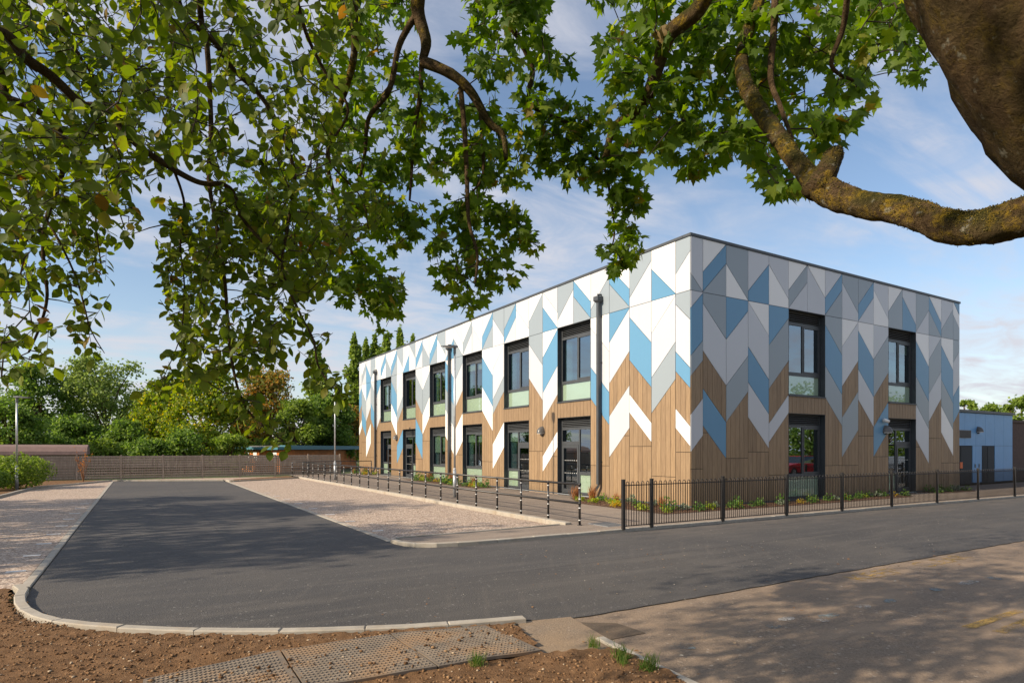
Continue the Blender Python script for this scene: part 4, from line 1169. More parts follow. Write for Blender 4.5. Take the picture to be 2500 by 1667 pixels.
marks = [((-10.81, -9.88), .13, .13, BP, 'faded blue paint patch nearest the edging strip'), ((-9.43, -9.93), .10, .12, BP, 'small faded blue patch left of the white paint'), ((-9.02, -9.80), .16, .07, WP, 'worn white paint strip between the blue patches'),
         ((-8.71, -10.07), .10, .07, WP, 'short white paint dash below the blue stroke'), ((-8.45, -9.98), .22, .08, BP, 'long faded blue paint stroke by the white dash'), ((-7.66, -9.95), .15, .10, WP, 'dull white paint patch in mid tarmac'),
         ((-7.05, -9.98), .20, .10, BP, 'pale blue paint patch in the sunlit dapple'), ((-5.79, -9.97), .16, .10, BP, 'dim blue paint patch on shaded tarmac'), ((-4.88, -9.98), .26, .10, WP, 'bright white paint strip toward the right edge'), ((-4.18, -10.03), .14, .12, BP, 'blue paint patch furthest right')]
for (c_, rx, ry, mt, lb) in marks: paint(blob(*c_, rx, ry), mt, lb)
paint([(-7.6, -11.02), (-6.2, -11.02), (-6.2, -11.12), (-7.6, -11.14)], YP, 'upper faded yellow stripe at the right edge')
paint([(-7.5, -11.28), (-6.1, -11.24), (-6.1, -11.38), (-7.5, -11.40)], YP, 'lower faded yellow stripe at the right edge')
#VEG
# ------------------------------------------------------------------ vegetation helpers
OV_V = np.array([(0, 0, 0), (-.26, .22, .05), (-.36, .50, .05), (-.24, .80, .02), (0, 1.06, -.06), (.24, .80, .02), (.36, .50, .05), (.26, .22, .05), (0, .35, -.01), (0, .70, -.02)])
OV_F = np.array([(0, 8, 1), (1, 8, 2), (8, 9, 2), (2, 9, 3), (3, 9, 4), (4, 9, 5), (5, 9, 6), (9, 8, 6), (6, 8, 7), (7, 8, 0)])
OV_F = OV_F[:, ::-1]
_ang = [(-90, .05), (-62, .36), (-32, .50), (-16, .70), (-6, .54), (6, .44), (16, .56), (26, .62), (37, .86), (46, .64), (56, .58), (64, .46), (72, .62), (80, .66), (90, .98)]
_pts = [(r * math.cos(math.radians(a)), .22 + r * math.sin(math.radians(a))) for a, r in _ang]
_pts += [(-x, y) for x, y in reversed(_pts[1:-1])]
MP_V = np.array([(0, .22, .03)] + [(x, y, -.10 * (x * x + (y - .22) ** 2) ** .5 * 1.2) for x, y in _pts])
MP_F = np.array([(0, 1 + i, 1 + (i + 1) % len(_pts)) for i in range(len(_pts))])
QD_V = np.array([(-.5, 0, 0), (0, .38, .12), (.5, 0, 0), (0, -.42, .1)]); QD_F = np.array([(0, 3, 2), (0, 2, 1)])
def unit(a): return a / (np.linalg.norm(a, axis=-1, keepdims=True) + 1e-9)
def frames(T, N):
    T = unit(T); B = unit(np.cross(T, N)); N2 = np.cross(B, T); return B, T, N2
def leaf_mesh(name, C, T, N, s, tv, tf):
    B, T, N2 = frames(T, N)
    M = np.stack([B, T, N2], 1)                                   # rows are axes
    V = C[:, None] + s[:, None, None] * np.einsum('kj,nji->nki', tv, M)
    F = tf[None] + (np.arange(len(C)) * len(tv))[:, None, None]
    return mesh_np(name, V.reshape(-1, 3), F.reshape(-1, tf.shape[1]))
def leaf_objects(C, T, N, s, tv, tf, mat, parent):
    me = mesh_np('leaf', tv, tf); me.materials.append(mat)
    B, T, N2 = frames(T, N)
    for i in range(len(C)):
        o = bpy.data.objects.new('leaf', me); COL.objects.link(o); o.parent = parent
        k = float(s[i])
        o.matrix_local = Matrix(((B[i][0] * k, T[i][0] * k, N2[i][0] * k, C[i][0]), (B[i][1] * k, T[i][1] * k, N2[i][1] * k, C[i][1]), (B[i][2] * k, T[i][2] * k, N2[i][2] * k, C[i][2]), (0, 0, 0, 1)))
def poly_samples(poly, n, holes=()):
    P = np.asarray(poly, float); lo = P.min(0); hi = P.max(0); out = []
    while len(out) < n:
        q = rng.uniform(lo, hi, (max(64, n * 3), 2)); k = inside(poly, q[:, 0], q[:, 1])
        for hx, hy, rx, ry in holes: k &= ((q[:, 0] - hx) / rx) ** 2 + ((q[:, 1] - hy) / ry) ** 2 > 1
        out += list(q[k])
    return np.array(out[:n])
def at_np(px, py, d):
    return np.array(CAM)[None] + np.array(RT)[None] * ((px - 1250) / 1505 * d)[:, None] + np.array(FW)[None] * d[:, None] + np.array((0, 0, 1.))[None] * ((1096 - py) / 1505 * d)[:, None]
def grow_twigs(nodes, ends, mb, r0=.0045, r1=.0022, sag=.06, maxlen=1.2):
    """join every twig end to the nearest wood already standing"""
    N = [np.array(p) for p in nodes]
    arr = np.array(N); left = list(range(len(ends))); ends = np.asarray(ends)
    d = np.min(np.linalg.norm(ends[:, None] - arr[None], axis=2), axis=1)
    order = np.argsort(d)
    for i in order:
        e = ends[i]; dd = np.linalg.norm(arr - e, axis=1); j = int(np.argmin(dd))
        if dd[j] > maxlen: pass
        p = arr[j]; mid = (p + e) / 2 + np.array((rng.normal(0, .03), rng.normal(0, .03), sag * dd[j]))
        if dd[j] > 0.02:
            mb.tube([p, mid, e], [r0 + .002 * min(1, dd[j]), r0, r1], 4, False)
        arr = np.concatenate([arr, mid[None], e[None]])
def limb_noise(k, amp): return lambda p: amp * (mnoise.noise(p * k) + .6 * mnoise.noise(p * k * 2.7)) 
def px_path(pts): return [at(*p) for p in pts]
def densify(paths):
    out = []
    for pts in paths:
        for p in catmull(pts, 8): out.append(np.array(p))
    return out

# ------------------------------------------------------------------ the mossy maple over the camera
maple = tag(empty('maple_tree', tuple(CAM + RT * 3.05 + FW * 2.75 + Vector((0, 0, -2.0)))), 'big maple with mossy limb and lobed leaves hanging over the right', 'tree')
ML = maple.location.copy()
def rel(P, o): return [Vector(p) - o for p in P]
def cp(x, y, z): return CAM + RT * x + FW * y + Vector((0, 0, z - 2.0))
tr_pts = [cp(3.15, 2.75, -.1), cp(3.1, 2.7, .5), cp(3.02, 2.62, 1.4), cp(3.0, 2.52, 2.3), cp(2.74, 2.42, 3.0), cp(2.16, 2.3, 3.65), cp(1.6, 2.1, 4.4), cp(1.0, 1.8, 5.4), cp(.6, 1.5, 6.8), cp(.4, 1.2, 8.2)]
tr_rad = [.62, .52, .47, .43, .44, .46, .40, .34, .24, .12]
P = catmull(tr_pts, 12); R = np.interp(np.linspace(0, len(tr_rad) - 1, len(P)), range(len(tr_rad)), tr_rad)
mb = MB().tube(rel(P, ML), R, 40, True, limb_noise(5, .06))
mb.build('trunk', BARKT, maple, True)
def limb(name, pts, rad, tree, off, sides=20, sub=10, amp=.12, mat=None):
    P = catmull(pts, sub); R = np.interp(np.linspace(0, len(rad) - 1, len(P)), range(len(rad)), rad)
    return MB().tube(rel(P, off), R, sides, True, limb_noise(14 if rad[0] > .04 else 30, amp)).build(name, mat or BARKM, tree, True)
main_px = [(2790, 470, 2.45), (2620, 520, 2.55), (2500, 530, 2.62), (2400, 556, 2.72), (2310, 552, 2.85), (2210, 516, 3.0), (2110, 500, 3.15), (2020, 468, 3.3), (1960, 415, 3.45), (1900, 335, 3.6), (1845, 255, 3.8), (1815, 190, 4.0), (1815, 110, 4.15), (1850, 20, 4.3), (1880, -100, 4.4)]
main = px_path(main_px)
limb_o = limb('limb', main, [.12, .10, .082, .076, .070, .064, .064, .074, .050, .049, .046, .043, .04, .036, .03], maple, ML, 32, 14, .13)
stub_o = limb('limb_stub', px_path([(1990, 470, 3.3), (2015, 425, 3.32), (2035, 385, 3.34), (2042, 368, 3.35)]), [.070, .062, .05, .03], maple, ML, 20, 8, .12)
MOSS = Mat('moss'); r_ = MOSS.rnd()
MOSS.color(MOSS.ramp(r_, [(0, (0.030, 0.030, 0.010)), (.45, (0.085, 0.072, 0.020)), (.75, (0.13, 0.098, 0.026)), (.93, (0.22, 0.155, 0.03)), (1, (0.24, 0.22, 0.15))])); MOSS.set(Roughness=.95); MOSS.b.inputs['Specular IOR Level'].default_value = .1
def moss(o, n, name):
    me = o.data; V = np.array([v.co for v in me.vertices]); Nn = np.array([v.normal for v in me.vertices])
    w = np.clip(Nn[:, 2] * .6 + .55, .06, 1) * np.array([max(0.0, .5 + 1.6 * mnoise.noise(Vector(v) * 4.5)) for v in V]); w /= w.sum()
    i = rng.choice(len(V), n, p=w); k = rng.integers(0, len(V), n)
    P = V[i] + unit(rng.normal(0, 1, (n, 3))) * .005
    sz = rng.uniform(.001, .0032, n)
    VV = P[:, None] + IV[None] * sz[:, None, None] * rng.uniform(.6, 1.4, (n, len(IV), 1))
    F = IF[None] + (np.arange(n) * len(IV))[:, None, None]
    q = link(name, mesh_np(name, VV.reshape(-1, 3), F.reshape(-1, 3)), o, MOSS.m); q['kind'] = 'stuff'
moss(limb_o, 9000, 'moss'); moss(stub_o, 1400, 'moss')
Mpaths = [main[8:],
    px_path([(1080, -330, 3.70), (1035, -120, 4.30), (1020, 20, 4.50), (1040, 100, 4.55), (1030, 150, 4.60)]),
    px_path([(1030, 150, 4.60), (1100, 180, 4.60), (1150, 225, 4.65), (1195, 300, 4.70), (1228, 330, 4.70), (1235, 390, 4.70)]),
    px_path([(1030, 150, 4.60), (1025, 240, 4.70), (1010, 320, 4.80), (1005, 420, 4.80), (1000, 490, 4.80)]),
    px_path([(1020, 30, 4.50), (975, 110, 4.60), (950, 220, 4.70), (900, 290, 4.80), (890, 380, 4.90), (870, 470, 5.00)]),
    px_path([(1125, 215, 4.65), (1135, 330, 4.60), (1140, 430, 4.60), (1145, 540, 4.60), (1165, 620, 4.60), (1160, 690, 4.60)]),
    px_path([(1170, 250, 5.15), (1180, 380, 5.0), (1175, 440, 5.0), (1140, 480, 5.0)]),
    px_path([(870, -150, 4.10), (865, 30, 4.40), (866, 120, 4.50), (850, 200, 4.70), (820, 290, 4.90), (800, 400, 5.00), (830, 520, 5.10), (860, 620, 5.10)]),
    px_path([(1780, -260, 3.40), (1719, 0, 3.90), (1634, 85, 4.10), (1594, 200, 4.30), (1560, 270, 4.50), (1500, 310, 4.60), (1480, 380, 4.60)]),
    px_path([(1440, 370, 5.1), (1475, 410, 5.1), (1490, 480, 5.1), (1500, 560, 5.1), (1495, 600, 5.1)]),
    px_path([(1895, -100, 4.0), (1890, 60, 4.0), (1882, 190, 4.0), (1905, 260, 3.9), (1935, 340, 3.75)]),
    px_path([(1760, 60, 4.6), (1690, 180, 4.8), (1650, 260, 4.9), (1620, 330, 5.0), (1610, 380, 5.0)]),
    px_path([(1240, -200, 4.4), (1245, 40, 4.7), (1270, 100, 4.8), (1300, 170, 4.9), (1292, 250, 4.9), (1340, 280, 5.0), (1400, 310, 5.1), (1440, 370, 5.1)]),
    px_path([(2080, -120, 3.6), (2060, 60, 3.9), (2030, 160, 4.0), (2090, 200, 4.1)])]
Mrad = [.03, .058, .036, .018, .022, .018, .014, .026, .05, .012, .022, .016, .022, .018]
for p, r in zip(Mpaths[1:], Mrad[1:]): limb('branch', p, [r * 1.15, r, r * .75, r * .45], maple, ML, 9, 6, .10, BARKM if r > .025 else BARKD)
Mpolys = [([(820, -60), (1000, -60), (1050, 60), (1030, 180), (1080, 230), (1200, 220), (1330, 330), (1340, 420), (1240, 470), (1100, 440), (1050, 520), (960, 540), (860, 560), (800, 420), (780, 200)], (4.6, 5.7), 250, [(1080, 110, 62, 70), (1010, 470, 40, 40), (1165, 500, 45, 30)]),
    ([(1160, -60), (1320, -60), (1325, 60), (1390, 130), (1400, 170), (1330, 180), (1320, 270), (1250, 180), (1140, 160), (1120, 110), (1160, 40)], (4.3, 5.0), 80, []),
    ([(1055, 540), (1080, 500), (1160, 460), (1290, 530), (1315, 620), (1290, 680), (1190, 700), (1140, 750), (1110, 720), (1080, 690), (1050, 620)], (4.8, 5.4), 92, [(1090, 540, 20, 20)]),
    ([(850, 500), (1000, 480), (1020, 560), (1000, 620), (940, 600), (900, 570)], (5.2, 5.7), 40, []),
    ([(620, 560), (840, 560), (900, 620), (960, 680), (1000, 730), (985, 760), (930, 760), (950, 800), (920, 820), (880, 760), (820, 720), (740, 700), (660, 660)], (5.3, 6.0), 105, []),
    ([(560, 420), (760, 400), (860, 440), (860, 560), (640, 600), (580, 520)], (5.6, 6.3), 60, []),
    ([(1450, -60), (2230, -60), (2270, 130), (2240, 180), (2170, 210), (2080, 210), (2030, 260), (2010, 330), (1950, 300), (1900, 360), (1860, 420), (1790, 360), (1690, 420), (1610, 390), (1560, 420), (1510, 400), (1480, 330), (1490, 200), (1480, 100)], (4.0, 5.2), 430, [(1480, 20, 60, 30), (1460, 300, 25, 40), (2000, 200, 30, 30)]),
    ([(1320, 240), (1460, 230), (1500, 330), (1500, 440), (1430, 460), (1370, 450), (1300, 330)], (4.8, 5.3), 70, [(1360, 280, 24, 24)]),
    ([(1470, 400), (1550, 400), (1570, 480), (1545, 560), (1570, 630), (1490, 650), (1470, 610), (1500, 560), (1490, 480)], (4.9, 5.3), 48, []),
    ([(1840, 330), (1900, 380), (1930, 420), (1990, 440), (1930, 460), (1870, 480), (1840, 420)], (3.6, 4.1), 16, []),
    ([(1990, 360), (2060, 330), (2110, 300), (2080, 260), (1990, 280), (1950, 320)], (3.8, 4.2), 12, [])]
ends = []
for poly, (d0, d1), n, holes in Mpolys:
    n = int(n * .84)
    q = poly_samples(poly, n, holes); ends.append(at_np(q[:, 0], q[:, 1], rng.uniform(d0, d1, n)))
ends = np.concatenate(ends)
tw = MB(); grow_twigs(densify(Mpaths), ends, tw)
tw.v = [(v[0] - ML.x, v[1] - ML.y, v[2] - ML.z) for v in tw.v]
o = tw.build('twigs', TWIG, maple); o['kind'] = 'stuff'
def rosettes(ends, k, spread, s0, s1, droop):
    n = len(ends); C = np.repeat(ends, k, 0)
    D = unit(rng.normal(0, 1, (n * k, 3)) * np.array((1, 1, .7)) + np.array((0, 0, -.25)))
    C = C + D * rng.uniform(.3, 1.0, (n * k, 1)) * spread
    T = unit(D * .8 + np.array((0, 0, -droop)) + rng.normal(0, .3, (n * k, 3)))
    N = unit(rng.normal(0, .75, (n * k, 3)) + np.array((0, 0, .75)) - np.array(FW) * .25)
    return C, T, N, rng.uniform(s0, s1, n * k)
C, T, N, s = rosettes(ends, 7, .095, .050, .094, .55)
def split_leaves(C, T, N, s, tv, tf, mat, tree, off, nobj=300):
    x, y, d = to_px(C)
    vis = (x > 0) & (x < 2500) & (y > 0) & (y < 1667) & (d > .3)
    big = np.where(vis, s / np.maximum(d, .1), 0)
    order = np.argsort(-big); a = order[:nobj]; b = order[nobj:]
    C = C - np.array(off)
    leaf_objects(C[a], T[a], N[a], s[a], tv, tf, mat, tree)
    o = link('foliage', leaf_mesh('foliage', C[b], T[b], N[b], s[b], tv, tf), tree, mat); o['kind'] = 'stuff'
# the rest of the crown, above the picture: it shades the foreground
def upper_crown(n, lo, hi, clumps, rad):
    cc = rng.uniform(lo, hi, (clumps, 3))
    i = rng.integers(0, clumps, n); D = rng.normal(0, 1, (n, 3)) * rad
    C = cc[i] + D
    x, y, d = to_px(C)
    keep = ((y < -60) | (d < .2) | (x < -200) | (x > 2700)) & (C[:, 2] > 3.6)
    C = C[keep]; n = len(C)
    return C, unit(rng.normal(0, 1, (n, 3)) + np.array((0, 0, -.5))), unit(rng.normal(0, .6, (n, 3)) + np.array((0, 0, 1))), rng.uniform(.10, .17, n)
C2, T2, N2, s2 = upper_crown(1000, (-14.0, -15.0, 6.3), (-7.0, -7.6, 9.2), 36, np.array((.75, .75, .45)))
C = np.concatenate([C, C2]); T = np.concatenate([T, T2]); N = np.concatenate([N, N2]); s = np.concatenate([s, s2])
split_leaves(C, T, N, s, MP_V, MP_F, MAPLE, maple, ML)

# ------------------------------------------------------------------ oval leaved tree hanging in from the left
OL = cp(-3.3, .9, 0.0)
oak = tag(empty('broadleaf_tree', tuple(OL)), 'broadleaf tree with oval leaves hanging in long sprays on the left', 'tree')
P = catmull([cp(-3.3, .9, -.1), cp(-3.3, .95, 1.0), cp(-3.2, 1.05, 2.2), cp(-3.3, 1.2, 3.6), cp(-3.1, 1.3, 5.2), cp(-3.0, 1.3, 7)], 10)
MB().tube(rel(P, OL), np.interp(np.linspace(0, 1, len(P)), [0, .2, 1], [.30, .24, .10]), 24, True, limb_noise(8, .07)).build('trunk', BARKM, oak, True)
Opaths = [px_path([(-900, -150, 1.7), (-250, 30, 2.3), (0, 80, 2.7), (60, 140, 2.8), (130, 190, 2.9), (200, 255, 3.0), (255, 265, 3.05), (287, 300, 3.1), (335, 354, 3.15), (424, 414, 3.25), (488, 446, 3.3), (542, 450, 3.35), (571, 472, 3.4), (590, 530, 3.4), (640, 590, 3.4), (690, 640, 3.4)]),
    px_path([(-600, 60, 1.9), (-60, 150, 2.7), (8, 190, 3.1), (14, 235, 3.15), (70, 260, 3.2), (130, 300, 3.4), (160, 360, 3.4), (150, 430, 3.4), (128, 490, 3.4), (108, 560, 3.4), (106, 640, 3.4), (115, 720, 3.4), (100, 790, 3.4), (70, 860, 3.4)]),
    px_path([(110, 530, 3.4), (150, 600, 3.4), (190, 690, 3.4), (220, 800, 3.4), (255, 862, 3.4)]),
    px_path([(480, -160, 3.0), (490, 40, 3.4), (505, 110, 3.5), (512, 230, 3.6), (515, 320, 3.6), (510, 440, 3.6), (530, 560, 3.6), (548, 680, 3.6), (556, 780, 3.6), (566, 880, 3.5), (585, 960, 3.4), (620, 1020, 3.4), (690, 1075, 3.35)]),
    px_path([(420, -160, 2.6), (440, 20, 3.0), (520, 100, 3.2), (570, 170, 3.3), (640, 240, 3.4), (690, 330, 3.5), (720, 440, 3.6), (700, 560, 3.6), (690, 660, 3.6), (730, 760, 3.5), (765, 830, 3.4), (780, 900, 3.4), (835, 970, 3.3)]),
    px_path([(145, -120, 2.8), (150, 60, 3.0), (190, 130, 3.1), (230, 200, 3.2), (245, 300, 3.3), (262, 400, 3.4), (280, 480, 3.5), (305, 560, 3.5)]),
    px_path([(700, -120, 3.2), (740, 60, 3.5), (790, 170, 3.7), (850, 270, 3.8), (800, 380, 3.9), (880, 480, 4.0), (900, 560, 4.0)]),
    px_path([(424, 414, 3.25), (450, 500, 3.4), (440, 600, 3.5), (450, 700, 3.6), (440, 820, 3.6), (400, 920, 3.6)]),
    px_path([(230, 450, 3.8), (235, 560, 4.0), (245, 640, 4.1), (240, 700, 4.1)])]
Orad = [.020, .017, .006, .013, .012, .008, .010, .006, .005]
for p, r in zip(Opaths, Orad): limb('branch', p, [r * 1.3, r, r * .7, r * .35], oak, OL, 8, 6, .08, BARKD)
Opolys = [([(-80, -80), (420, -80), (470, 60), (480, 220), (520, 320), (480, 400), (330, 450), (200, 520), (120, 560), (-80, 600)], (2.5, 4.6), 330, [(85, 215, 35, 20), (360, 130, 10, 25), (340, 400, 12, 40), (60, 430, 20, 12)]),
    ([(470, -80), (900, -80), (880, 60), (800, 160), (860, 300), (840, 480), (700, 520), (560, 540), (500, 400), (540, 260), (480, 100)], (2.8, 4.6), 210, [(520, 150, 18, 80), (590, 330, 35, 60), (590, 440, 40, 40), (710, 100, 25, 35)]),
    ([(-80, 540), (120, 540), (100, 640), (60, 740), (90, 820), (60, 920), (-80, 960)], (2.6, 3.6), 62, [(40, 780, 35, 40)]),
    ([(100, 480), (240, 480), (270, 560), (240, 640), (160, 640), (100, 600)], (3.8, 4.8), 46, []),
    ([(220, 560), (290, 600), (280, 640), (245, 690), (225, 720), (200, 640)], (3.9, 4.4), 14, []),
    ([(300, 480), (350, 560), (330, 600), (285, 570)], (3.2, 3.6), 7, []),
    ([(110, 620), (160, 620), (200, 680), (240, 760), (240, 780), (170, 740), (120, 700)], (3.3, 3.6), 13, []),
    ([(160, 780), (200, 800), (260, 870), (230, 880), (150, 820)], (3.3, 3.5), 6, []),
    ([(60, 840), (130, 860), (120, 890), (40, 880)], (3.3, 3.5), 5, []),
    ([(400, 480), (700, 500), (860, 520), (850, 620), (760, 700), (720, 800), (660, 850), (560, 880), (460, 860), (410, 760), (405, 620)], (3.1, 4.4), 235, [(520, 830, 22, 40), (480, 480, 20, 25), (620, 820, 16, 26)]),
    ([(380, 880), (460, 850), (500, 880), (480, 930), (420, 970), (365, 960)], (3.2, 3.7), 16, []),
    ([(480, 870), (680, 850), (740, 900), (680, 920), (610, 900), (600, 960), (540, 930), (480, 930)], (3.2, 3.7), 30, []),
    ([(720, 780), (780, 810), (790, 880), (760, 900), (730, 850)], (3.3, 3.6), 9, []),
    ([(750, 890), (800, 900), (850, 980), (840, 1010), (790, 960), (750, 930)], (3.2, 3.4), 10, []),
    ([(540, 950), (620, 960), (650, 1020), (720, 1075), (690, 1095), (610, 1050), (560, 1030)], (3.2, 3.5), 20, []),
    ([(840, 440), (920, 470), (940, 560), (920, 620), (860, 600)], (3.8, 4.1), 12, [])]
ends = []
for poly, (d0, d1), n, holes in Opolys:
    n = int(n * (1.6 if n > 300 else 1.08 if n > 200 else .8 if n > 50 else .6) + .5)
    q = poly_samples(poly, n, holes); ends.append(at_np(q[:, 0], q[:, 1], rng.uniform(d0, d1, n)))
ends = np.concatenate(ends)
tw = MB(); grow_twigs(densify(Opaths), ends, tw, .0032, .0016, .05)
# leaves alternate along drooping shoots
def shoots(ends, k, s0, s1):
    n = len(ends)
    D = unit(rng.normal(0, .8, (n, 3)) * np.array((1, 1, .35)) + np.array((0, 0, -.75)))
    L = rng.uniform(.14, .25, n)
    side = unit(np.cross(D, rng.normal(0, 1, (n, 3))))
    Cs, Ts, Ns, ss = [], [], [], []
    for j in range(k):
        t = (j + .5) / k - .62
        Cj = ends + D * (L * t)[:, None]
        sg = 1 if j % 2 else -1
        Tj = unit(side * sg * .9 + D * .5 + np.array((0, 0, -.35)) + rng.normal(0, .28, (n, 3)))
        if j == k - 1: Tj = unit(D + rng.normal(0, .2, (n, 3)))
        Nj = unit(np.array((0, 0, .8)) - np.array(FW) * .55 + rng.normal(0, .5, (n, 3)))
        Cs.append(Cj); Ts.append(Tj); Ns.append(Nj); ss.append(rng.uniform(s0, s1, n) * rng.uniform(.8, 1.1, n))
    return np.concatenate(Cs), np.concatenate(Ts), np.concatenate(Ns), np.concatenate(ss), D, L
C, T, N, s, D, L = shoots(ends, 7, .048, .077)
for e, d, l in zip(ends, D, L): tw.tube([e - d * l * .62, e - d * l * .12, e + d * l * .35], [.0018, .0015, .001], 3, False)
tw.v = [(v[0] - OL.x, v[1] - OL.y, v[2] - OL.z) for v in tw.v]
o = tw.build('twigs', TWIG, oak); o['kind'] = 'stuff'
C4, T4, N4, s4 = upper_crown(700, (-21.5, -11, 5.2), (-18.8, -8.7, 6.4), 11, np.array((.4, .4, .3)))
C3, T3, N3, s3 = upper_crown(1100, (-22, -8.9, 6.3), (-13.5, -7.1, 7.9), 16, np.array((.55, .45, .35)))
C2, T2, N2, s2 = upper_crown(700, (-18.0, -13.5, 6.0), (-15.5, -10.5, 8.0), 10, np.array((.7, .7, .45)))
C2, T2, N2, s2 = [np.concatenate(q) for q in ((C2, C3, C4), (T2, T3, T4), (N2, N3, N4), (s2 * .85, s3 * .85, s4 * .85))]
C = np.concatenate([C, C2]); T = np.concatenate([T, T2]); N = np.concatenate([N, N2]); s = np.concatenate([s, s2])
split_leaves(C, T, N, s, OV_V, OV_F, OVAL, oak, OL)

# ------------------------------------------------------------------ trees further off
GREENS = dict(
    deep=leaf_mat('deep_green_leaf', [(0, (0.065, 0.116, 0.020)), (.6, (0.123, 0.196, 0.035)), (1, (0.217, 0.290, 0.058))], .35, .5),
    mid=leaf_mat('mid_green_leaf', [(0, (0.084, 0.132, 0.019)), (.6, (0.162, 0.228, 0.036)), (1, (0.264, 0.324, 0.060))], .35, .5),
    ash=leaf_mat('grey_green_leaf', [(0, (0.098, 0.143, 0.036)), (.6, (0.182, 0.240, 0.062)), (1, (0.273, 0.325, 0.085))], .35, .5),
    yellow=leaf_mat('yellowing_leaf', [(0, (0.086, 0.138, 0.018)), (.6, (0.178, 0.236, 0.028)), (.88, (0.287, 0.299, 0.034)), (.97, (0.420, 0.333, 0.034)), (1, (0.420, 0.218, 0.034))], .4, .5),
    rust=leaf_mat('rusty_leaf', [(0, (0.084, 0.120, 0.022)), (.4, (0.156, 0.168, 0.036)), (.65, (0.288, 0.192, 0.048)), (1, (0.420, 0.204, 0.054))], .35, .5))
def far_tree(name, label, base, h, w, kind, n=6000, leaf=.30, shape='round', group='trees beyond the car park', trunk=.35, low=.12, seed=0):
    r = np.random.default_rng(seed + 100)
    root = tag(empty(name, tuple(base)), label, 'tree', group)
    tb = MB(); th = h * (low + .12)
    tb.tube([(0, 0, -.1), (r.normal(0, .1), r.normal(0, .1), th * .5), (r.normal(0, .2), r.normal(0, .2), th), (r.normal(0, .3), r.normal(0, .3), h * .75)], [trunk, trunk * .8, trunk * .6, trunk * .12], 10, True)
    cl = []
    if shape == 'poplar':
        for k in range(26):
            t = r.random() ** .8; z = h * (.08 + .9 * t); rr = w * .5 * math.sin(PI * min(1, (.12 + t * .86))) ** .7
            a = r.uniform(0, 6.28); q = rr * .55 * r.random()
            cl.append((q * math.cos(a), q * math.sin(a), z, rr * .55, h * .07))
        for k in range(9): tb.tube([(0, 0, h * (.06 + .03 * k)), (r.normal(0, w * .15), r.normal(0, w * .15), h * (.25 + .06 * k))], [.08, .02], 5, False)
    else:
        nb = 56
        for k in range(nb):
            t = r.random(); z = h * (low + .10 + (.86 - low) * t)
            env = math.sqrt(max(0.02, 1 - ((t - .42) / .62) ** 2))
            a = r.uniform(0, 6.28); q = w * .5 * env * math.sqrt(r.uniform(.15, 1)) * .82
            cr = w * r.uniform(.10, .20)
            cl.append((q * math.cos(a), q * math.sin(a), z, cr, cr * .72))
            if k % 2 == 0: tb.tube([(0, 0, max(th * .6, z * .45)), (q * .5 * math.cos(a), q * .5 * math.sin(a), z * .78), (q * math.cos(a), q * math.sin(a), z)], [trunk * .35, trunk * .2, .03], 5, False)
    cl = np.array(cl)
    tb.build('trunk', BARKD, root, True)
    i = r.integers(0, len(cl), n); Dn = unit(r.normal(0, 1, (n, 3))); rad = r.random((n, 1)) ** .38
    C = cl[i, :3] + Dn * rad * np.stack([cl[i, 3], cl[i, 3], cl[i, 4]], 1) * (1 + .25 * r.normal(0, 1, (n, 1)))
    C[:, 2] = np.maximum(C[:, 2], .15)
    N = unit(Dn * .7 + r.normal(0, .7, (n, 3)) + np.array((0, 0, .45))); T = r.normal(0, 1, (n, 3))
    o = link('crown', leaf_mesh('crown', C, T, N, r.uniform(.7, 1.3, n) * leaf, QD_V, QD_F), root, GREENS[kind])
    o['kind'] = 'stuff'
    return root
def gp(px, d):
    p = at(px, 1096, d); p.z = 0.0; return p
def topz(py, d): return 2 + (1096 - py) / 1505 * d
FT = [ # px, depth, top py, width px, kind, label, n
    (15, 46, 985, 190, 'deep', 'dark green tree behind the lamp post at the left edge', 6500, .20),
    (95, 62, 893, 190, 'deep', 'dark tree left of the tall ash like tree', 6500, .27),
    (258, 66, 868, 235, 'ash', 'tallest grey green tree showing its limbs behind the shed', 8000, .27),
    (345, 74, 965, 130, 'mid', 'pale tree in the gap between the tall and the yellowing trees', 3500, .28),
    (400, 62, 930, 150, 'yellow', 'yellow fringed tree left of the broad green one', 6000, .24),
    (500, 58, 900, 210, 'yellow', 'broad yellowing green tree above the slat fence', 9000, .24),
    (655, 66, 905, 170, 'rust', 'rusty brown crowned tree behind the cabin', 7000, .26),
    (725, 60, 975, 130, 'mid', 'bushy green tree in front of the rusty one', 5000, .24),
    (805, 64, 960, 130, 'deep', 'rounded dark green tree near the far corner of the school', 6000, .25),
    (860, 70, 985, 80, 'rust', 'small turning tree against the school corner', 3000, .26),
    (580, 72, 1000, 160, 'deep', 'dark filler tree low between yellow and rusty crowns', 4000, .28),
    (190, 54, 1010, 120, 'deep', 'low dark bushy tree above the shed roof', 4500, .22),
    (310, 54, 1030, 120, 'deep', 'low dark hedge tree right of the shed', 4000, .22),
    (2360, 78, 975, 70, 'mid', 'distant tree just right of the school above the annex', 2500, .32),
    (2425, 82, 985, 80, 'mid', 'distant tree over the middle of the annex roof', 2500, .32),
    (2495, 70, 970, 110, 'mid', 'distant tree over the brick wall at the right edge', 4000, .30)]
for k, (px, d, ty, wpx, kind, lb, n, lf) in enumerate(FT):
    far_tree('background_tree', lb, gp(px, d), topz(ty, d), wpx / 1505 * d, kind, int(n * 1.7), lf * 1.1, seed=k, low=.02)
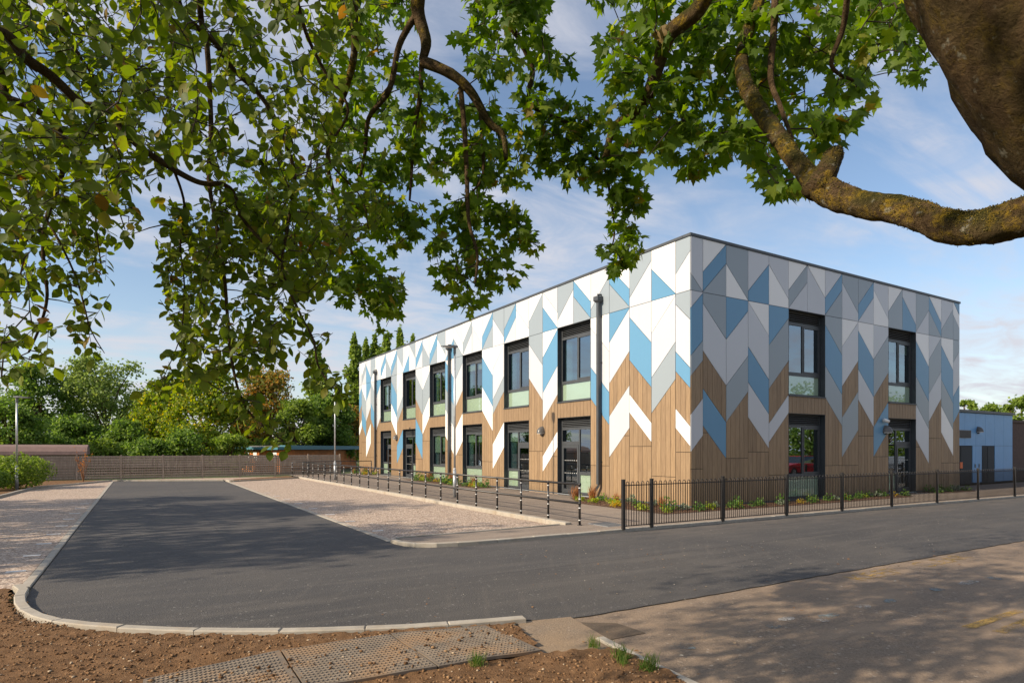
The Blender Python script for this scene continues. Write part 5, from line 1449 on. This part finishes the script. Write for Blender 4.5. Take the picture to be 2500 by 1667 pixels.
for k, (px, d, ty, wpx) in enumerate([(130, 50, 1048, 110), (250, 50, 1052, 120), (365, 50, 1040, 120), (450, 51, 1036, 120), (560, 52, 1042, 120), (650, 62, 1045, 110), (740, 63, 1035, 110), (830, 66, 1040, 100), (20, 48, 1040, 120)]):
    far_tree('hedge_bush', ['first', 'second', 'third', 'fourth', 'fifth', 'sixth', 'seventh', 'eighth', 'leftmost'][k] + ' low bush of the hedge row above the timber fence', gp(px, d), topz(ty + 14 + 9 * (k % 3), d), wpx / 1505 * d, ('deep', 'mid', 'deep')[k % 3], 4200, .22, seed=200 + k, low=0.0, group='hedge row behind the timber fence', trunk=.1)
PO = [(775, 98, 852, 42, 'first slim poplar standing apart left of the school'), (866, 96, 828, 36, 'tall poplar touching the far school corner'), (893, 100, 838, 26, 'thin poplar second behind the roofline'), (916, 98, 822, 32, 'poplar third behind the roofline'),
      (943, 97, 815, 34, 'tallest poplar fourth behind the roofline'), (978, 96, 815, 34, 'poplar fifth behind the roofline'), (1008, 98, 828, 30, 'last poplar low behind the roofline')]
for k, (px, d, ty, wpx, lb) in enumerate(PO):
    far_tree('poplar_tree', lb, gp(px, d), topz(ty, d), wpx / 1505 * d * 2.1, 'mid', 7500, .48, 'poplar', 'poplars behind the school', .3, seed=40 + k)
# trees beside and behind the viewpoint: they cast the wide shadow over the aisle and show in the glass
SIDE_T = [(-28.5, 0.6, 10.2, 9.0, 'broad tree left of the picture shading the near aisle'), (-28.0, 8.2, 10.6, 9.5, 'broad tree left of the picture shading the middle aisle'), (-29.5, 14.2, 9.2, 6.0, 'smaller tree left of the picture at the shade edge'),
          (-44, 22, 9, 9, 'tree far left beyond the soil bed'), (-50, 6, 12, 11, 'tree in the row far left of the car park'), (-50, -12, 12, 11, 'tree in the row left behind the camera')]
for k, (u, v, h, w, lb) in enumerate(SIDE_T):
    far_tree('side_tree', lb, (u, v, 0), h, w, ('mid', 'deep')[k % 2], 5200, .30, seed=60 + k, low=.02, group='trees out of view beside the car park')
BACK_T = [(8, -34), (19, -38), (30, -33), (42, -36), (54, -30), (-4, -40), (66, -28)]
for k, (u, v) in enumerate(BACK_T):
    far_tree('side_tree', ['tree', 'wide tree', 'tall tree', 'bushy tree', 'dense tree', 'low tree', 'far tree'][k] + ' across the road, seen mirrored in the front windows', (u, v, 0), 7 + (k * 37 % 5), 9, ('mid', 'deep', 'yellow')[k % 3], 3000, .36, seed=80 + k, low=.02, group='trees out of view across the road')

# shrub, sapling
def shrub(name, label, base, h, w, mat, n, leaf, seed):
    r = np.random.default_rng(seed); root = tag(empty(name, base), label, 'shrub')
    st = MB()
    for k in range(9):
        a = r.uniform(0, 6.28); st.tube([(0, 0, 0), (w * .2 * math.cos(a), w * .2 * math.sin(a), h * .4), (w * .38 * math.cos(a), w * .38 * math.sin(a), h * .75)], [.03, .02, .006], 5, False)
    st.build('stems', BARKD, root)
    Dn = unit(r.normal(0, 1, (n, 3))); rad = r.random((n, 1)) ** .3
    lump = 1 + .18 * np.sin(Dn[:, :1] * 7 + 1) * np.cos(Dn[:, 1:2] * 6)
    C = Dn * rad * lump * np.array((w / 2, w / 2, h / 2)) + np.array((0, 0, h * .5)); C[:, 2] = np.maximum(.03, C[:, 2])
    o = link('foliage', leaf_mesh('foliage', C, r.normal(0, 1, (n, 3)), unit(Dn + r.normal(0, .6, (n, 3))), r.uniform(.7, 1.3, n) * leaf, QD_V, QD_F), root, mat); o['kind'] = 'stuff'
p = gp(40, 31); shrub('garden_shrub', 'rounded glossy green shrub beside the left lamp post', tuple(p), 1.75, 2.9, GREENS['mid'], 5200, .11, 3)
p = gp(-35, 29); shrub('garden_shrub', 'lower shrub cut by the left edge of the picture', tuple(p), 1.2, 1.8, GREENS['deep'], 2500, .11, 4)
sap = tag(empty('bare_sapling', tuple(gp(203, 37.5))), 'thin sapling with few orange leaves before the fence', 'sapling')
r = np.random.default_rng(5); st = MB(); tips = []
for k in range(11):
    a = r.uniform(0, 6.28); sp = r.uniform(.1, .55); hh = r.uniform(1.2, 2.15)
    pts = [(0, 0, 0), (sp * .35 * math.cos(a), sp * .35 * math.sin(a), hh * .45), (sp * math.cos(a), sp * math.sin(a), hh)]
    st.tube(pts, [.02, .013, .004], 5, False); tips += [np.array(pts[1]) * (1 - t) + np.array(pts[2]) * t for t in r.random(12)]
st.build('stems', plain('orange_twig', (0.26, 0.13, 0.06), .8), sap)
C = np.array(tips) + r.normal(0, .05, (len(tips), 3)); k = r.random(len(C)) < .75; C = C[k]
o = link('leaves', leaf_mesh('leaves', C, r.normal(0, 1, C.shape), r.normal(0, 1, C.shape), r.uniform(.05, .09, len(C)), OV_V, OV_F), sap, leaf_mat('orange_leaf', [(0, (0.25, 0.08, 0.02)), (1, (0.40, 0.17, 0.05))])); o['kind'] = 'stuff'

# bedding plants
LIME = leaf_mat('lime_leaf', [(0, (0.16, 0.22, 0.03)), (.6, (0.26, 0.32, 0.04)), (1, (0.36, 0.38, 0.06))], .35)
GOLD = leaf_mat('golden_leaf', [(0, (0.34, 0.27, 0.02)), (.6, (0.48, 0.36, 0.03)), (1, (0.46, 0.24, 0.03))], .35)
FRESH = leaf_mat('fresh_leaf', [(0, (0.06, 0.14, 0.03)), (.6, (0.11, 0.20, 0.04)), (1, (0.19, 0.27, 0.07))], .35)
SAGE = leaf_mat('sage_leaf', [(0, (0.15, 0.19, 0.13)), (1, (0.27, 0.31, 0.21))], .3)
RUSTG = leaf_mat('rust_grass', [(0, (0.24, 0.10, 0.035)), (1, (0.40, 0.20, 0.08))], .3)
GRS = leaf_mat('grass_blade', [(0, (0.05, 0.10, 0.015)), (.7, (0.10, 0.17, 0.03)), (1, (0.26, 0.23, 0.08))], .35)
BL_V = np.array([(-.045, 0, 0), (.045, 0, 0), (.035, .5, .06), (-.035, .5, .06), (0, 1, -.05)]); BL_F = np.array([(0, 1, 2), (0, 2, 3), (3, 2, 4)])
def leafy(n, w, h, s, r):
    Dn = unit(r.normal(0, 1, (n, 3)) * np.array((1, 1, .7)) + np.array((0, 0, .45))); rad = r.random((n, 1)) ** .5
    C = Dn * rad * np.array((w / 2, w / 2, h * .8)); C[:, 2] = np.abs(C[:, 2]) + .02
    return leaf_mesh('leaves', C, unit(Dn + r.normal(0, .5, (n, 3))), unit(np.array((0, 0, 1.)) + r.normal(0, .45, (n, 3))), r.uniform(.6, 1.2, n) * s, OV_V, OV_F)
def blades(n, w, h, r):
    Dn = unit(r.normal(0, .35, (n, 3)) + np.array((0, 0, 1))); C = np.concatenate([r.normal(0, w * .14, (n, 2)), np.zeros((n, 1))], 1)
    return leaf_mesh('blades', C, Dn, unit(r.normal(0, 1, (n, 3))), r.uniform(.5, 1.1, n) * h, BL_V * np.array((.5, 1, 3)), BL_F)
r = np.random.default_rng(21)
VAR = dict(lime=(leafy(70, .42, .30, .10, r), LIME), gold=(leafy(80, .40, .26, .08, r), GOLD), fresh=(leafy(80, .46, .42, .11, r), FRESH), sage=(leafy(60, .42, .26, .11, r), SAGE), rust=(blades(110, .35, .52, r), RUSTG))
for k in VAR: VAR[k][0].materials.append(VAR[k][1])
stem_me = MB().tube([(0, 0, -.01), (0, 0, .12)], .012, 5).mesh('stem'); stem_me.materials.append(TWIG)
WORD = dict(lime='low lime green', gold='small golden', fresh='leafy fresh green', sage='pale sage', rust='tufted rust orange')
BN = ['the corner bed by the school', 'the middle bed of the sunlit facade', 'the far bed of the sunlit facade', 'the bed below the front window', 'the bed beside the blue annex']
PLANTS = {}
ORD = ['leftmost', 'second', 'third', 'fourth', 'fifth', 'sixth', 'seventh', 'eighth', 'ninth', 'tenth', 'eleventh', 'twelfth']
def plant(kind, u, v, sc, bed):
    root = tag(empty('bedding_plant', (u, v, .07), r.uniform(0, 6.28)), None, 'plant', WORD[kind] + ' plants in ' + BN[bed])
    PLANTS.setdefault((kind, bed), []).append((to_px(np.array([[u, v, .1]]))[0][0], root))
    o = link('foliage', VAR[kind][0], root); o.scale = (sc, sc, sc * r.uniform(.85, 1.2)); link('stem', stem_me, root)
kinds = ['lime', 'fresh', 'sage', 'lime', 'rust', 'gold', 'fresh', 'sage']
bedpts = [(-1.1, 4.8, 'rust'), (-.7, 4.3, 'rust'), (-1.5, 4.0, 'lime'), (-.8, 3.6, 'fresh'), (-1.6, 3.1, 'lime'), (-.5, 3.1, 'rust'), (-1.1, 2.7, 'lime'), (-.6, 2.2, 'sage'), (-1.5, 2.0, 'lime'), (-1.9, 1.5, 'gold'), (-1.0, 1.5, 'fresh'), (-.5, 1.1, 'sage'), (-1.5, .8, 'lime'), (-.9, .4, 'rust'), (-1.9, .2, 'lime'),
          (-1.3, -.3, 'fresh'), (-.7, -.4, 'sage'), (-1.8, -.7, 'lime'), (-.5, -.8, 'fresh'), (.1, -.7, 'lime'), (.7, -.4, 'sage'), (1.1, -.9, 'fresh'), (1.7, -.5, 'lime'), (2.3, -.8, 'fresh'), (2.9, -.5, 'fresh'), (3.5, -.9, 'sage'), (4.1, -.5, 'fresh'), (4.6, -.9, 'gold')]
for u, v, k in bedpts: plant(k, u, v, r.uniform(.6, 1.05), 0)
for i in range(22): plant(['fresh', 'lime', 'gold', 'fresh', 'rust', 'lime'][i % 6], -r.uniform(.3, 1.1), 12.9 + i * .45, r.uniform(.9, 1.35), 1)
for i in range(8): plant(['lime', 'gold', 'fresh', 'rust'][i % 4], -r.uniform(.3, .9), 31 + i * .48, r.uniform(.9, 1.2), 2)
for i in range(15): plant(['fresh', 'fresh', 'lime', 'fresh', 'sage', 'fresh', 'gold'][i % 7], 5.2 + i * .45, -r.uniform(.3, 1.1), r.uniform(.55, .9), 3)
for i in range(9): plant(['fresh', 'fresh', 'sage'][i % 3], 14.7 + i * .38, -r.uniform(.2, .85), r.uniform(.6, .9), 4)
for (kind, bed), lst in PLANTS.items():
    for i, (x, root) in enumerate(sorted(lst, key=lambda t: t[0])):
        root['label'] = ORD[i] + ' ' + WORD[kind] + ' plant from the left in ' + BN[bed]
tuft = blades(90, .28, .17, r); tuft.materials.append(GRS)
for i, (u, v, sc, lb) in enumerate([(-12.95, -9.42, .9, 'grass tuft at the front edge of the ribbed mats'), (-11.72, -9.55, .8, 'grass tuft nearest the buff slab'), (-11.72, -9.95, 1.0, 'grass tuft in the middle of the edging strip'), (-11.70, -10.3, 1.05, 'grass tuft lowest along the edging strip'), (-11.82, -10.1, .7, 'small grass tuft left of the edging strip')]):
    o = link('grass_tuft', tuft); o.location = (u, v, .035); o.scale = (sc,) * 3; o.rotation_euler = (0, 0, i)
    tag(o, lb, 'grass tuft', 'grass tufts by the edging')
# fallen leaves and twigs
nl = 150; q = poly_samples([(-14, -7.6), (-11.8, -8.2), (-12, -11), (-3, -11.5), (0, -8.2), (-9, -4)], nl)
C = np.concatenate([q, np.full((nl, 1), .012)], 1); C[:, 2] += np.where(q[:, 1] < -8.4, .004, 0)
o = link('fallen_leaves', leaf_mesh('fallen_leaves', C, np.concatenate([r.normal(0, 1, (nl, 2)), np.zeros((nl, 1))], 1), unit(np.array((0, 0, 1.)) + r.normal(0, .15, (nl, 3))), r.uniform(.02, .05, nl), OV_V, OV_F), None,
         leaf_mat('dry_leaf', [(0, (0.16, 0.07, 0.02)), (.5, (0.30, 0.15, 0.05)), (.9, (0.42, 0.34, 0.22)), (1, (0.6, 0.58, 0.5))], .2))
tag(o, 'scattered dry leaves on the road and old tarmac', 'fallen leaves', None, 'stuff')

# ------------------------------------------------------------------ vehicles across the road (mirrored in the front windows)
TYRE = plain('tyre_rubber', (0.02, 0.02, 0.02), .85); RIM = plain('wheel_alloy', (0.5, 0.5, 0.52), .3, .05, 8, metal=.9); CGLASS = plain('car_glass', (0.02, 0.025, 0.03), .05, .05, 2, spec=1.0)
def vehicle(name, label, cat, loc, rz, colour, prof, belt, w, wheels, wr):
    root = tag(empty(name, loc, rz), label, cat)
    paint_ = plain(name + '_paint', colour, .25, .03, 2, spec=.7)
    def loft(profile, name, mat, ws):
        mb = MB(); n = len(profile)
        for k, f in enumerate((-1, -.92, .92, 1)):
            for (x, z), q in zip(profile, ws):
                ins = .05 if k in (0, 3) else 0
                zc = sum(p[1] for p in profile) / n; xc = sum(p[0] for p in profile) / n
                mb.v.append((x + (xc - x) * ins * .5, f * w / 2 * q, z + (zc - z) * ins))
        for k in range(3):
            for i in range(n):
                j = (i + 1) % n
                mb.f.append((k * n + i, k * n + j, (k + 1) * n + j, (k + 1) * n + i))
        mb.f += [tuple(range(n)), tuple(range(4 * n - 1, 3 * n - 1, -1))]
        return mb.build(name, mat, root, False)
    low = [(x, z) for x, z in prof if z <= belt + .001]
    loft(low, 'body', paint_, [1] * len(low))
    up = [(x, z) for x, z in prof if z >= belt - .001]
    loft(up, 'cabin', CGLASS, [.93 if z < belt + .05 else .78 for x, z in up])
    top = max(z for x, z in prof); rf = [p for p in up if p[1] > top - .12]
    x0 = min(p[0] for p in rf); x1 = max(p[0] for p in rf)
    MB().box(x0, x1, -w * .385, w * .385, top - .03, top + .02).build('roof', paint_, root)
    for x in wheels:
        for sg in (-1, 1):
            y = sg * (w / 2 - .09)
            t = MB().tube([(x, y - .1, wr), (x, y + .1, wr)], wr, 20).build('wheel', TYRE, root, False)
            link('rim', MB().tube([(x, y + sg * .1005, wr), (x, y + sg * .108, wr)], wr * .62, 14).mesh('rim'), t, RIM)
    xf = min(p[0] for p in prof)
    for sg in (-1, 1): MB().box(xf - .01, xf + .12, sg * w * .36 - .15, sg * w * .36 + .15, belt - .32, belt - .16).build('headlight', WHITEP, root)
vehicle('parked_car', 'red hatchback parked across the road, seen mirrored in the front window', 'car', (27, -14, 0), 0.1, (0.50, 0.02, 0.025),
        [(-2.0, .28), (2.0, .28), (2.03, .7), (1.98, .92), (1.72, 1.38), (1.2, 1.47), (.1, 1.46), (-.85, .95), (-1.75, .82), (-2.04, .62)], .95, 1.75, (-1.25, 1.25), .31)
vehicle('parked_van', 'white minibus parked across the road, seen mirrored in the front door', 'van', (40, -15, 0), 0.05, (0.75, 0.75, 0.74),
        [(-2.6, .32), (2.7, .32), (2.75, 1.0), (2.72, 1.35), (2.68, 2.3), (2.4, 2.42), (-1.2, 2.42), (-1.5, 2.3), (-2.15, 1.35), (-2.6, 1.1), (-2.68, .7)], 1.36, 2.0, (-1.7, 1.7), .34)

scatter_lumps('mat_crumbs', 420, [(-15.5, -8.35), (-12.35, -8.42), (-12.3, -9.35), (-15.5, -9.1)], (0.003, 0.022), CLOD, lambda x, y: .058 + .016 * mnoise.noise((x * 1.6, y * 1.6, 7)) + .006, 'crumbs of earth spilled over the ribbed mats', 'soil crumbs')
